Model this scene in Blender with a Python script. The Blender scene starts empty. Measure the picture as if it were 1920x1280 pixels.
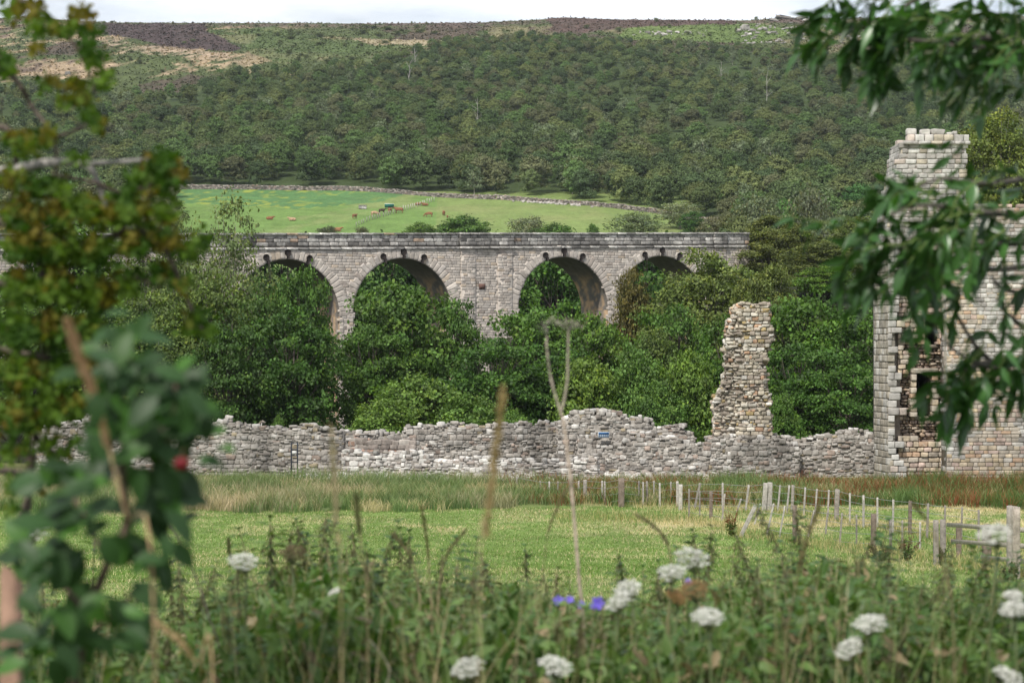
import bpy, math, random
import numpy as np
from mathutils import Vector
R = math.radians
sc = bpy.context.scene
COL = sc.collection
# ------------------------------------------------------------------ camera
F = 70.0 / 36.0 * 1920.0          # focal length in pixels of the 1920 wide photograph
cam_d = bpy.data.cameras.new('camera'); cam = bpy.data.objects.new('camera', cam_d); COL.objects.link(cam)
cam_d.lens = 70; cam_d.sensor_width = 36; cam_d.clip_start = 0.05; cam_d.clip_end = 9000
cam.location = (0, 0, 0); cam.rotation_euler = (R(90), 0, 0)
cam_d.dof.use_dof = True; cam_d.dof.focus_distance = 125; cam_d.dof.aperture_fstop = 5.6
cam_d.dof.aperture_blades = 9
sc.camera = cam
# ------------------------------------------------------------------ light
SUN_EL, SUN_AZ = 52.0, 208.0       # azimuth clockwise from +Y: behind the camera, to its left
w = bpy.data.worlds.new('World'); sc.world = w; w.use_nodes = True
nt = w.node_tree; bg = nt.nodes['Background']
sky = nt.nodes.new('ShaderNodeTexSky'); sky.sky_type = 'NISHITA'; sky.sun_disc = False
sky.sun_elevation = R(SUN_EL); sky.sun_rotation = R(SUN_AZ); sky.air_density = 1.0; sky.dust_density = 1.5
tc = nt.nodes.new('ShaderNodeTexCoord'); mp = nt.nodes.new('ShaderNodeMapping'); mp.inputs['Scale'].default_value = (1, 1, 3.5)
nz = nt.nodes.new('ShaderNodeTexNoise'); nz.inputs['Scale'].default_value = 2.6; nz.inputs['Detail'].default_value = 7; nz.inputs['Roughness'].default_value = .55
cr = nt.nodes.new('ShaderNodeValToRGB'); cr.color_ramp.elements[0].position = .36; cr.color_ramp.elements[1].position = .56
cn = nt.nodes.new('ShaderNodeTexNoise'); cn.inputs['Scale'].default_value = 6; cn.inputs['Detail'].default_value = 5
cc = nt.nodes.new('ShaderNodeValToRGB'); cc.color_ramp.elements[0].color = (10.2, 11.2, 12.6, 1); cc.color_ramp.elements[1].color = (14., 14.2, 14.5, 1)
cc.color_ramp.elements[0].position = .3; cc.color_ramp.elements[1].position = .65
mx = nt.nodes.new('ShaderNodeMixRGB')
L = nt.links.new
L(tc.outputs['Generated'], mp.inputs['Vector']); L(mp.outputs[0], nz.inputs['Vector']); L(nz.outputs['Fac'], cr.inputs[0])
L(mp.outputs[0], cn.inputs['Vector']); L(cn.outputs['Fac'], cc.inputs[0])
L(cr.outputs[0], mx.inputs[0]); L(sky.outputs[0], mx.inputs[1]); L(cc.outputs[0], mx.inputs[2]); L(mx.outputs[0], bg.inputs[0])
bg.inputs[1].default_value = 0.08
sl = bpy.data.lights.new('sun', 'SUN'); sl.energy = 3.8; sl.angle = R(3.0); sl.color = (1, .95, .87)
so = bpy.data.objects.new('sun', sl); COL.objects.link(so)
_az = R(SUN_AZ); _el = R(SUN_EL)
sd = Vector((math.sin(_az) * math.cos(_el), math.cos(_az) * math.cos(_el), math.sin(_el)))
so.rotation_euler = sd.to_track_quat('Z', 'Y').to_euler()
sc.view_settings.view_transform = 'Standard'; sc.view_settings.look = 'None'
sc.view_settings.exposure = 0.22; sc.view_settings.gamma = 1
sc.cycles.max_bounces = 6; sc.cycles.transparent_max_bounces = 8; sc.cycles.diffuse_bounces = 3
sc.cycles.glossy_bounces = 2; sc.cycles.transmission_bounces = 3

# ------------------------------------------------------------------ helpers
def vnoise(x, y, seed=0):
    x = np.asarray(x, float); y = np.asarray(y, float)
    xi = np.floor(x).astype(np.int64); yi = np.floor(y).astype(np.int64)
    fx = x - xi; fy = y - yi; fx = fx * fx * (3 - 2 * fx); fy = fy * fy * (3 - 2 * fy)
    def h(a, b):
        n = (a * 374761393 + b * 668265263 + seed * 2147483647 + 1013904223) & 0xffffffff
        n = ((n ^ (n >> 13)) * 1274126177) & 0xffffffff
        return ((n ^ (n >> 16)) & 0xffff) / 65535.0
    return (h(xi, yi) * (1 - fx) + h(xi + 1, yi) * fx) * (1 - fy) + (h(xi, yi + 1) * (1 - fx) + h(xi + 1, yi + 1) * fx) * fy
def fbm(x, y, seed=0, o=4):
    s = 0; a = .5; t = 0
    for k in range(o):
        s = s + a * vnoise(np.asarray(x) * 2 ** k, np.asarray(y) * 2 ** k, seed + k * 7); t += a; a *= .5
    return s / t
def sstep(a, b, x):
    t = np.clip((np.asarray(x, float) - a) / (b - a), 0, 1); return t * t * (3 - 2 * t)
def at(px, py, Y): return np.array(((px - 960) / F * Y, Y, (640 - py) / F * Y))

PY = np.array([-300, -20, 0, 7, 20, 37, 42, 55, 68, 76, 91, 125, 150, 200, 235, 300, 400, 480, 600, 800, 1000, 1200, 1300, 1500, 2200, 5000], float)
PZ = np.array([-1.6, -1.6, -1.6, -1.65, -2.9, -4.5, -4.95, -6.15, -7.1, -7.4, -7.65, -7.6, -9.5, -12, -12, -3, 12, 25, 45, 92, 142, 185, 207, 213, 190, 100], float)
RX = np.array([-900, -200, 0, 60, 100, 190, 640, 900, 1000, 1060, 1100, 1160, 1280, 1400, 1450, 1500, 1600, 1900, 2800], float)
RY = np.array([30, 28, 34, 30, 36, 42.5, 44, 43, 38, 33, 35, 37, 38, 39, 35, 36, 34, 30, 30], float)
def hgt(x, y):
    x = np.asarray(x, float); y = np.asarray(y, float)
    z = np.interp(y, PY, PZ)
    px = 960 + F * x / np.maximum(y, 60)
    lat = sstep(1180, 1500, px) + .6 * (1 - sstep(150, 420, px))
    z = np.maximum(z, -12 + 19 * lat * sstep(172, 228, y) - 60 * sstep(420, 900, y))
    t = sstep(850, 1300, y) * (1 - sstep(1500, 2500, y) * .5)
    z = z + t * (45.6 - np.interp(px, RX, RY)) / F * np.minimum(y, 1300)
    far = sstep(620, 760, y)
    z = z + far * (fbm(x / 90, y / 90, 3) - .5) * 5 * (1 - sstep(1150, 1290, y) * .8)
    z = z + sstep(460, 520, y) * (1 - far) * (fbm(x / 40, y / 40, 5, 3) - .5) * 1.0
    z = z + sstep(12, 25, y) * (1 - sstep(110, 200, y)) * (fbm(x / 6, y / 6, 9, 3) - .5) * .22
    return z
def hit(px, py, y0=20, y1=1400):
    ys = np.linspace(y0, y1, 6000); xs = (px - 960) / F * ys
    d = hgt(xs, ys) - (640 - py) / F * ys
    i = np.argmax(d > 0)
    if not (d > 0).any(): i = len(ys) - 1
    return np.array((xs[i], ys[i], float(hgt(xs[i], ys[i]))))
def proj(x, y, z): return 960 + F * x / np.maximum(y, 1e-3), 640 - F * z / np.maximum(y, 1e-3)

class Acc:
    def __init__(s): s.v = []; s.f = []; s.c = []; s.n = 0
    def add(s, v, f, c):
        v = np.asarray(v, float).reshape(-1, 3); f = np.asarray(f, np.int64)
        c = np.asarray(c, float)
        if c.ndim == 1: c = np.tile(c[:3], (len(v), 1))
        s.v.append(v); s.c.append(c[:, :3]); s.f.append(f + s.n); s.n += len(v)
    def build(s, name, mat, parent=None, origin=None, smooth=False):
        V = np.concatenate(s.v); C = np.concatenate(s.c)
        if origin is not None: V = V - np.asarray(origin, float)
        loops = np.concatenate([f.reshape(-1) for f in s.f]).astype(np.int32)
        cnt = np.concatenate([np.full(len(f), f.shape[1], np.int32) for f in s.f])
        st = np.concatenate(([0], np.cumsum(cnt)[:-1])).astype(np.int32)
        me = bpy.data.meshes.new(name)
        me.vertices.add(len(V)); me.vertices.foreach_set('co', V.astype(np.float32).ravel())
        me.loops.add(len(loops)); me.loops.foreach_set('vertex_index', loops)
        me.polygons.add(len(cnt)); me.polygons.foreach_set('loop_start', st)
        me.update(calc_edges=True)
        a = me.attributes.new('col', 'FLOAT_COLOR', 'POINT')
        a.data.foreach_set('color', np.concatenate((C, np.ones((len(C), 1))), 1).astype(np.float32).ravel())
        if smooth: me.polygons.foreach_set('use_smooth', np.ones(len(cnt), bool))
        me.materials.append(mat)
        ob = bpy.data.objects.new(name, me); COL.objects.link(ob)
        if parent is not None: ob.parent = parent
        elif origin is not None: ob.location = tuple(origin)
        return ob
def tag(o, label=None, cat=None, group=None, kind=None):
    if label: o['label'] = label
    if cat: o['category'] = cat
    if group: o['group'] = group
    if kind: o['kind'] = kind
    return o
def empty(name, loc):
    o = bpy.data.objects.new(name, None); COL.objects.link(o); o.location = tuple(loc); o.empty_display_size = .2; return o
def copy_tree(o, parent=None):
    c = o.copy(); COL.objects.link(c)
    if parent is not None: c.parent = parent
    for ch in list(o.children): copy_tree(ch, c)
    return c
def norm(a): return a / np.maximum(np.linalg.norm(a, axis=-1, keepdims=True), 1e-9)
def tube(acc, pts, rad, col, n=6):
    P = np.asarray(pts, float); m = len(P); rad = np.broadcast_to(np.asarray(rad, float), (m,))
    T = norm(np.gradient(P, axis=0)); ref = np.array((0, 0, 1.)) if abs(T[0][2]) < .9 else np.array((1., 0, 0))
    A = norm(np.cross(T, ref)); B = np.cross(T, A)
    th = np.linspace(0, 2 * math.pi, n, endpoint=False)
    V = P[:, None] + rad[:, None, None] * (np.cos(th)[None, :, None] * A[:, None] + np.sin(th)[None, :, None] * B[:, None])
    i = np.arange(m - 1)[:, None] * n; j = np.arange(n)[None]; k = (j + 1) % n
    Fq = np.stack((i + j, i + k, i + n + k, i + n + j), -1).reshape(-1, 4)
    acc.add(V.reshape(-1, 3), Fq, col)
    b = acc.n - m * n
    cap = np.stack((np.arange(1, n - 1) * 0 + m * n - n, np.arange(1, n - 1) + m * n - n, np.arange(2, n) + m * n - n), -1) - m * n
    acc.add(np.zeros((0, 3)), cap, np.zeros((0, 3)))
def box(acc, c, h, col, ux=(1, 0, 0), uy=(0, 1, 0), uz=(0, 0, 1)):
    ux, uy, uz = (np.asarray(a, float) for a in (ux, uy, uz)); c = np.asarray(c, float)
    s = np.array([(a, b, d) for a in (-1, 1) for b in (-1, 1) for d in (-1, 1)], float)
    V = c + s[:, :1] * h[0] * ux + s[:, 1:2] * h[1] * uy + s[:, 2:] * h[2] * uz
    acc.add(V, [(0, 1, 3, 2), (4, 6, 7, 5), (0, 4, 5, 1), (2, 3, 7, 6), (0, 2, 6, 4), (1, 5, 7, 3)], col)
# chamfered block template: 56 points, 54 quads
_q4 = (-1.0, -.66, .66, 1.0)
_g = [(a, b, c) for a in range(4) for b in range(4) for c in range(4) if 0 in (a, b, c) or 3 in (a, b, c)]
_ix = {p: i for i, p in enumerate(_g)}; BT = np.array([[_q4[k] for k in p] for p in _g]); BF = []
for ax in range(3):
    for sg in (0, 3):
        for a in range(3):
            for b in range(3):
                q = []
                for (da, db) in ((0, 0), (1, 0), (1, 1), (0, 1)):
                    p = [0, 0, 0]; p[ax] = sg; p[(ax + 1) % 3] = a + da; p[(ax + 2) % 3] = b + db; q.append(_ix[tuple(p)])
                BF.append(q if sg > 0 else q[::-1])
BF = np.array(BF); BK = (np.abs(BT) == 1).sum(1); NB_ = len(BT)
def stones(acc, rng, C, H, col, ux, un, rnd=.12, jit=.06, tilt=.05):
    """C centres (n,3); H half sizes (n,3) along ux, un, up"""
    n = len(C)
    if n == 0: return
    T = BT[None].repeat(n, 0)
    sh = np.where(BK == 3, 1 - rnd, np.where(BK == 2, 1 - rnd * .5, 1.0))
    T = T * sh[None, :, None] + rng.normal(0, jit, T.shape)
    ux = np.broadcast_to(np.asarray(ux, float), (n, 3)); un = np.broadcast_to(np.asarray(un, float), (n, 3))
    up = np.array((0, 0, 1.)); a = rng.normal(0, tilt, n)[:, None]
    u2 = ux * np.cos(a) + up * np.sin(a); p2 = up * np.cos(a) - ux * np.sin(a)
    a = rng.normal(0, tilt, n)[:, None]; u3 = u2 * np.cos(a) + un * np.sin(a); n3 = un * np.cos(a) - u2 * np.sin(a)
    V = C[:, None] + T[..., :1] * (H[:, None, :1] * u3[:, None]) + T[..., 1:2] * (H[:, None, 1:2] * n3[:, None]) + T[..., 2:] * (H[:, None, 2:] * p2[:, None])
    Fc = (BF[None] + np.arange(n)[:, None, None] * NB_).reshape(-1, 4)
    acc.add(V.reshape(-1, 3), Fc, np.repeat(col, NB_, 0))
def pick(rng, pal, n, var=.12):
    wts = np.array([p[3] for p in pal], float); wts /= wts.sum()
    c = np.array([p[:3] for p in pal])[rng.choice(len(pal), n, p=wts)]
    return c * (1 + rng.normal(0, var, (n, 1))).clip(.5, 1.6)
def masonry(acc, rng, o, ux, un, L_, z0, z1, inside, ch=(.14, .26), bl=(.2, .5), dep=.15, dj=.05, pal=None, rnd=.15, jit=.07, tilt=.04, gap=.012, thick=.2, wave=0.0):
    """courses of blocks on the plane through o (xy) along ux facing un; inside(u,z) says where"""
    o = np.asarray(o, float); ux = np.asarray(ux, float); un = np.asarray(un, float); us = []; zs = []; hs = []; ls = []
    z = z0
    while z < z1:
        h = rng.uniform(*ch); u = -rng.uniform(0, bl[1])
        while u < L_:
            l = rng.uniform(*bl); us.append(u + l / 2); zs.append(z + h / 2); hs.append(h); ls.append(l); u += l
        z += h
    us, zs, hs, ls = map(np.array, (us, zs, hs, ls))
    if wave:
        zs = zs + (fbm(us / 1.7, zs * 0 + o[1], 91, 3) - .5) * wave * 2 + rng.normal(0, .035, len(us)); hs = hs * rng.uniform(.75, 1.5, len(us)); ls = ls * rng.uniform(.8, 1.25, len(us))
    m = inside(us, zs) & (us > -.1) & (us < L_ + .1)
    us, zs, hs, ls = us[m], zs[m], hs[m], ls[m]
    e0 = np.maximum(us - ls / 2, 0); e1 = np.minimum(us + ls / 2, L_); m = e1 - e0 > .06; us, ls, zs, hs = ((e0 + e1) / 2)[m], (e1 - e0)[m], zs[m], hs[m]; n = len(us)
    if n == 0: return
    d = rng.normal(0, dj, n).clip(-2 * dj, 2 * dj)
    C = o[None] + us[:, None] * ux + (d[:, None] - thick) * un; C[:, 2] = zs
    H = np.stack((ls / 2 - gap, np.full(n, thick), hs / 2 - gap), 1)
    stones(acc, rng, C, H, pick(rng, pal, n), ux, un, rnd, jit, tilt)
def leaf_tpl(wd=.4, droop=.25, fold=.12, prof=(.12, .8, 1, .62, .03)):
    n = len(prof); V = []
    for i, p in enumerate(prof):
        t = i / (n - 1); z = -droop * t * t
        V += [(t, -p * wd / 2, z + fold * p * wd), (t, 0, z), (t, p * wd / 2, z + fold * p * wd)]
    Fq = []
    for i in range(n - 1):
        b = i * 3; Fq += [(b, b + 3, b + 4, b + 1), (b + 1, b + 4, b + 5, b + 2)]
    return np.array(V), np.array(Fq)
def place(acc, tpl, P, D, N, S, C):
    """leaves: base points, length directions, normals, sizes, colours"""
    V0, F0 = tpl; P = np.asarray(P, float); n = len(P)
    if n == 0: return
    D = norm(np.asarray(D, float)); N = np.asarray(N, float); N = norm(N - (N * D).sum(1, keepdims=True) * D); W = np.cross(N, D)
    S = np.broadcast_to(np.asarray(S, float), (n,))[:, None, None]
    V = P[:, None] + S * (V0[None, :, :1] * D[:, None] + V0[None, :, 1:2] * W[:, None] + V0[None, :, 2:] * N[:, None])
    k = len(V0); acc.add(V.reshape(-1, 3), (F0[None] + np.arange(n)[:, None, None] * k).reshape(-1, F0.shape[1]), np.repeat(np.broadcast_to(C, (n, 3)), k, 0))
QUAD = (np.array([(0, -.1, 0), (.5, -.36, .05), (1, 0, -.08), (.5, .36, .05)], float), np.array([(0, 1, 2, 3)]))
def rdir(rng, n): return norm(rng.normal(0, 1, (n, 3)))
def blades(acc, rng, P, Hh, Wd, lean, col, seg=3, tipcol=None):
    n = len(P); a = rng.uniform(0, 2 * math.pi, n); b = a + rng.normal(math.pi / 2, .5, n)
    ld = np.stack((np.cos(a), np.sin(a), a * 0), 1); wd = np.stack((np.cos(b), np.sin(b), a * 0), 1)
    lean = np.broadcast_to(lean, (n,)) * rng.uniform(.3, 1.3, n); Hh = np.broadcast_to(Hh, (n,)); Wd = np.broadcast_to(Wd, (n,))
    rows = []; cs = []
    for k in range(seg + 1):
        t = k / seg; c = P + ld * (lean * Hh * t * t)[:, None]; c = c + np.array((0, 0, 1.)) * (Hh * t * (1 - .25 * lean * t))[:, None]
        wv = wd * (Wd * (1 - t ** 2 * .9) / 2)[:, None]; rows += [c - wv, c + wv]
        q = col if tipcol is None else col * (1 - t ** 2) + tipcol * t ** 2
        cs += [q, q]
    V = np.stack(rows, 1); Cc = np.stack(cs, 1); k = 2 * (seg + 1)
    f = np.array([(2 * i, 2 * i + 1, 2 * i + 3, 2 * i + 2) for i in range(seg)])
    acc.add(V.reshape(-1, 3), (f[None] + np.arange(n)[:, None, None] * k).reshape(-1, 4), Cc.reshape(-1, 3))

# ------------------------------------------------------------------ materials
def newmat(name):
    m = bpy.data.materials.new(name); m.use_nodes = True; nt = m.node_tree; nt.nodes.clear()
    return m, nt, nt.nodes.new('ShaderNodeOutputMaterial')
def leafmat(name, trans=.3, rough=.5, spec=.3, rand=.25, yellow=(1.25, 1.35, .5), mottled=0):
    m, nt, out = newmat(name); N = nt.nodes.new; Lk = nt.links.new
    at_ = N('ShaderNodeAttribute'); at_.attribute_name = 'col'
    oi = N('ShaderNodeObjectInfo'); mr = N('ShaderNodeMapRange'); mr.inputs[3].default_value = 1 - rand; mr.inputs[4].default_value = 1 + rand
    Lk(oi.outputs['Random'], mr.inputs[0])
    m1 = N('ShaderNodeMixRGB'); m1.blend_type = 'MULTIPLY'; m1.inputs[0].default_value = 1; Lk(at_.outputs['Color'], m1.inputs[1]); Lk(oi.outputs['Color'], m1.inputs[2])
    m2 = N('ShaderNodeVectorMath'); m2.operation = 'SCALE'; Lk(m1.outputs[0], m2.inputs[0]); Lk(mr.outputs[0], m2.inputs['Scale'])
    src = m2.outputs[0]
    p = N('ShaderNodeBsdfPrincipled'); p.inputs['Roughness'].default_value = rough; p.inputs['Specular IOR Level'].default_value = spec
    Lk(src, p.inputs['Base Color'])
    t = N('ShaderNodeBsdfTranslucent'); m3 = N('ShaderNodeMixRGB'); m3.blend_type = 'MULTIPLY'; m3.inputs[0].default_value = 1
    m3.inputs[2].default_value = (*yellow, 1); Lk(src, m3.inputs[1]); Lk(m3.outputs[0], t.inputs[0])
    ms = N('ShaderNodeMixShader'); ms.inputs[0].default_value = trans; Lk(p.outputs[0], ms.inputs[1]); Lk(t.outputs[0], ms.inputs[2]); Lk(ms.outputs[0], out.inputs[0])
    return m
def stonemat(name, scale=3.0, lo=.55, hi=1.35, bump=.35, lichen=.0, lcol=(.62, .6, .55), stain=0.0, bscale=None, obj=True):
    m, nt, out = newmat(name); N = nt.nodes.new; Lk = nt.links.new
    at_ = N('ShaderNodeAttribute'); at_.attribute_name = 'col'; tc = N('ShaderNodeTexCoord')
    n1 = N('ShaderNodeTexNoise'); n1.inputs['Scale'].default_value = scale; n1.inputs['Detail'].default_value = 8; n1.inputs['Roughness'].default_value = .65; Lk(tc.outputs['Object'], n1.inputs['Vector'])
    mr = N('ShaderNodeMapRange'); mr.inputs[1].default_value = .3; mr.inputs[2].default_value = .7; mr.inputs[3].default_value = lo; mr.inputs[4].default_value = hi; Lk(n1.outputs['Fac'], mr.inputs[0])
    v = N('ShaderNodeVectorMath'); v.operation = 'SCALE'; Lk(at_.outputs['Color'], v.inputs[0]); Lk(mr.outputs[0], v.inputs['Scale']); src = v.outputs[0]
    if lichen:
        n2 = N('ShaderNodeTexNoise'); n2.inputs['Scale'].default_value = scale * .9; n2.inputs['Detail'].default_value = 10; n2.inputs['Roughness'].default_value = .75
        mp = N('ShaderNodeMapping'); mp.inputs['Location'].default_value = (7, 3, 1); Lk(tc.outputs['Object'], mp.inputs[0]); Lk(mp.outputs[0], n2.inputs['Vector'])
        r = N('ShaderNodeValToRGB'); r.color_ramp.elements[0].position = .62 - lichen * .3; r.color_ramp.elements[1].position = .70 - lichen * .3; Lk(n2.outputs['Fac'], r.inputs[0])
        mm = N('ShaderNodeMixRGB'); Lk(r.outputs[0], mm.inputs[0]); Lk(src, mm.inputs[1]); mm.inputs[2].default_value = (*lcol, 1); src = mm.outputs[0]
    if stain:
        n3 = N('ShaderNodeTexNoise'); n3.inputs['Scale'].default_value = .35; n3.inputs['Detail'].default_value = 9; n3.inputs['Roughness'].default_value = .7
        mp3 = N('ShaderNodeMapping'); mp3.inputs['Scale'].default_value = (1, 1, .45); Lk(tc.outputs['Object'], mp3.inputs[0]); Lk(mp3.outputs[0], n3.inputs['Vector'])
        r = N('ShaderNodeValToRGB'); r.color_ramp.elements[0].position = .45; r.color_ramp.elements[1].position = .68; Lk(n3.outputs['Fac'], r.inputs[0])
        sc_ = N('ShaderNodeMath'); sc_.operation = 'MULTIPLY'; sc_.inputs[1].default_value = stain; Lk(r.outputs[0], sc_.inputs[0])
        mm = N('ShaderNodeMixRGB'); Lk(sc_.outputs[0], mm.inputs[0]); Lk(src, mm.inputs[1]); mm.inputs[2].default_value = (.045, .042, .04, 1); src = mm.outputs[0]
    p = N('ShaderNodeBsdfPrincipled'); p.inputs['Roughness'].default_value = .92; p.inputs['Specular IOR Level'].default_value = .2; Lk(src, p.inputs['Base Color'])
    nb = N('ShaderNodeTexNoise'); nb.inputs['Scale'].default_value = bscale or scale * 2.5; nb.inputs['Detail'].default_value = 6; Lk(tc.outputs['Object'], nb.inputs['Vector'])
    b = N('ShaderNodeBump'); b.inputs['Strength'].default_value = bump; b.inputs['Distance'].default_value = .06; Lk(nb.outputs['Fac'], b.inputs['Height']); Lk(b.outputs[0], p.inputs['Normal'])
    Lk(p.outputs[0], out.inputs[0]); return m
M_far = leafmat('far_foliage', .15, .8, .10, .26)
M_mid = leafmat('tree_foliage', .28, .55, .25, .06)
M_grass = leafmat('grass_blade', .35, .7, .15, .0, (1.1, 1.2, .6))
M_near = leafmat('hedge_leaf', .32, .5, .35, .05)
M_haw = leafmat('hawthorn_leaf', .4, .65, .12, .05)
M_ash = leafmat('ash_leaf', .28, .33, .5, .05)
M_nettle = leafmat('nettle_leaf', .3, .5, .35, .18)
M_flower = leafmat('petal', .35, .6, .2, .05, (1, 1, 1))
M_bark = stonemat('bark', 6, .6, 1.4, .6)
M_rubble = stonemat('rubble_stone', 2.6, .5, 1.4, .6, lichen=.08, stain=.62)
M_ashlar = stonemat('ashlar_stone', 2.2, .6, 1.35, .45, lichen=.04, lcol=(.5, .49, .45), stain=.35)
M_viad = stonemat('viaduct_stone', 1.6, .72, 1.25, .4, stain=.10)
M_vpar = stonemat('parapet_stone', 2.2, .45, 1.4, .6, stain=.62, lichen=.05)
M_rock = stonemat('moor_rock', .8, .6, 1.3, .6)
M_wood = stonemat('weathered_wood', 9, .6, 1.35, .4)
M_iron = stonemat('sooty_iron', 4, .6, 1.4, .3)
M_wire = stonemat('fence_wire', 4, .8, 1.1, .0)
M_paint = stonemat('painted_metal', 6, .85, 1.1, .05)
M_hide = stonemat('cow_hide', 3, .8, 1.2, .05)
def groundmat():
    m, nt, out = newmat('ground_cover'); N = nt.nodes.new; Lk = nt.links.new
    at_ = N('ShaderNodeAttribute'); at_.attribute_name = 'col'; tc = N('ShaderNodeTexCoord')
    src = at_.outputs['Color']
    for scl, lo, hi in ((14, .75, 1.25), (.9, .75, 1.28), (.12, .88, 1.12)):
        n1 = N('ShaderNodeTexNoise'); n1.inputs['Scale'].default_value = scl; n1.inputs['Detail'].default_value = 6; n1.inputs['Roughness'].default_value = .7; Lk(tc.outputs['Object'], n1.inputs['Vector'])
        mr = N('ShaderNodeMapRange'); mr.inputs[1].default_value = .32; mr.inputs[2].default_value = .68; mr.inputs[3].default_value = lo; mr.inputs[4].default_value = hi; Lk(n1.outputs['Fac'], mr.inputs[0])
        v = N('ShaderNodeVectorMath'); v.operation = 'SCALE'; Lk(src, v.inputs[0]); Lk(mr.outputs[0], v.inputs['Scale']); src = v.outputs[0]
    p = N('ShaderNodeBsdfPrincipled'); p.inputs['Roughness'].default_value = .95; p.inputs['Specular IOR Level'].default_value = .1; Lk(src, p.inputs['Base Color'])
    nb = N('ShaderNodeTexNoise'); nb.inputs['Scale'].default_value = 1.2; nb.inputs['Detail'].default_value = 8; Lk(tc.outputs['Object'], nb.inputs['Vector'])
    b = N('ShaderNodeBump'); b.inputs['Strength'].default_value = .7; b.inputs['Distance'].default_value = .5; Lk(nb.outputs['Fac'], b.inputs['Height']); Lk(b.outputs[0], p.inputs['Normal'])
    Lk(p.outputs[0], out.inputs[0]); return m
M_ground = groundmat()

# ------------------------------------------------------------------ terrain
WALLPX = np.array([-400, 330, 640, 800, 1000, 1150, 1270, 1330, 2400], float)
WALLY = np.array([606, 606, 602, 586, 571, 553, 529, 515, 515], float)
WTX = np.array([-900, -300, 0, 200, 270, 350, 400, 500, 600, 700, 780, 830, 880, 1000, 1060, 1150, 1300, 1450, 1600, 1900, 2900], float)
WTY = np.array([180, 180, 180, 185, 190, 182, 158, 148, 134, 126, 102, 86, 79, 72, 74, 84, 92, 101, 106, 104, 104], float)
def wooded(px, py, y):
    return (py > np.interp(px, WTX, WTY)) & (y > np.interp(px, WALLPX, WALLY) + 3)
def inpoly(px, py, poly):
    r = np.zeros(px.shape, bool); n = len(poly)
    for i in range(n):
        x1, y1 = poly[i]; x2, y2 = poly[(i + 1) % n]
        if y1 == y2: continue
        c = ((y1 > py) != (y2 > py)) & (px < (x2 - x1) * (py - y1) / (y2 - y1) + x1); r ^= c
    return r
def mixc(C, m, c): m = np.clip(m, 0, 1)[..., None]; return C * (1 - m) + np.array(c) * m
def straw_mask(x, y):
    a = fbm(x / 5.5 + 3, y / 9, 21, 4); b = fbm(x / 1.3, y / 2.2, 22, 3)
    px = 960 + F * x / np.maximum(y, 1)
    base = sstep(.5, .66, a * .6 + b * .4)
    z_ = np.interp(y, PY, PZ); py = 640 - F * z_ / np.maximum(y, 1)
    d = np.exp(-((py - 985) / 16) ** 2) * sstep(1120, 1300, px) * .9 + np.exp(-((py - 952) / 9) ** 2) * sstep(980, 1150, px) * .8
    d = d + np.exp(-((py - np.interp(px, [300, 560, 760, 1000], [950, 958, 985, 1000])) / 9) ** 2) * sstep(450, 560, px) * (1 - sstep(800, 1000, px)) * .55
    d = d + np.exp(-((py - 1050) / 22) ** 2) * sstep(1500, 1650, px) * .55
    return np.clip(base * .34 * sstep(15, 45, y) + d * sstep(.3, .6, b) + .04, 0, 1)
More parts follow.
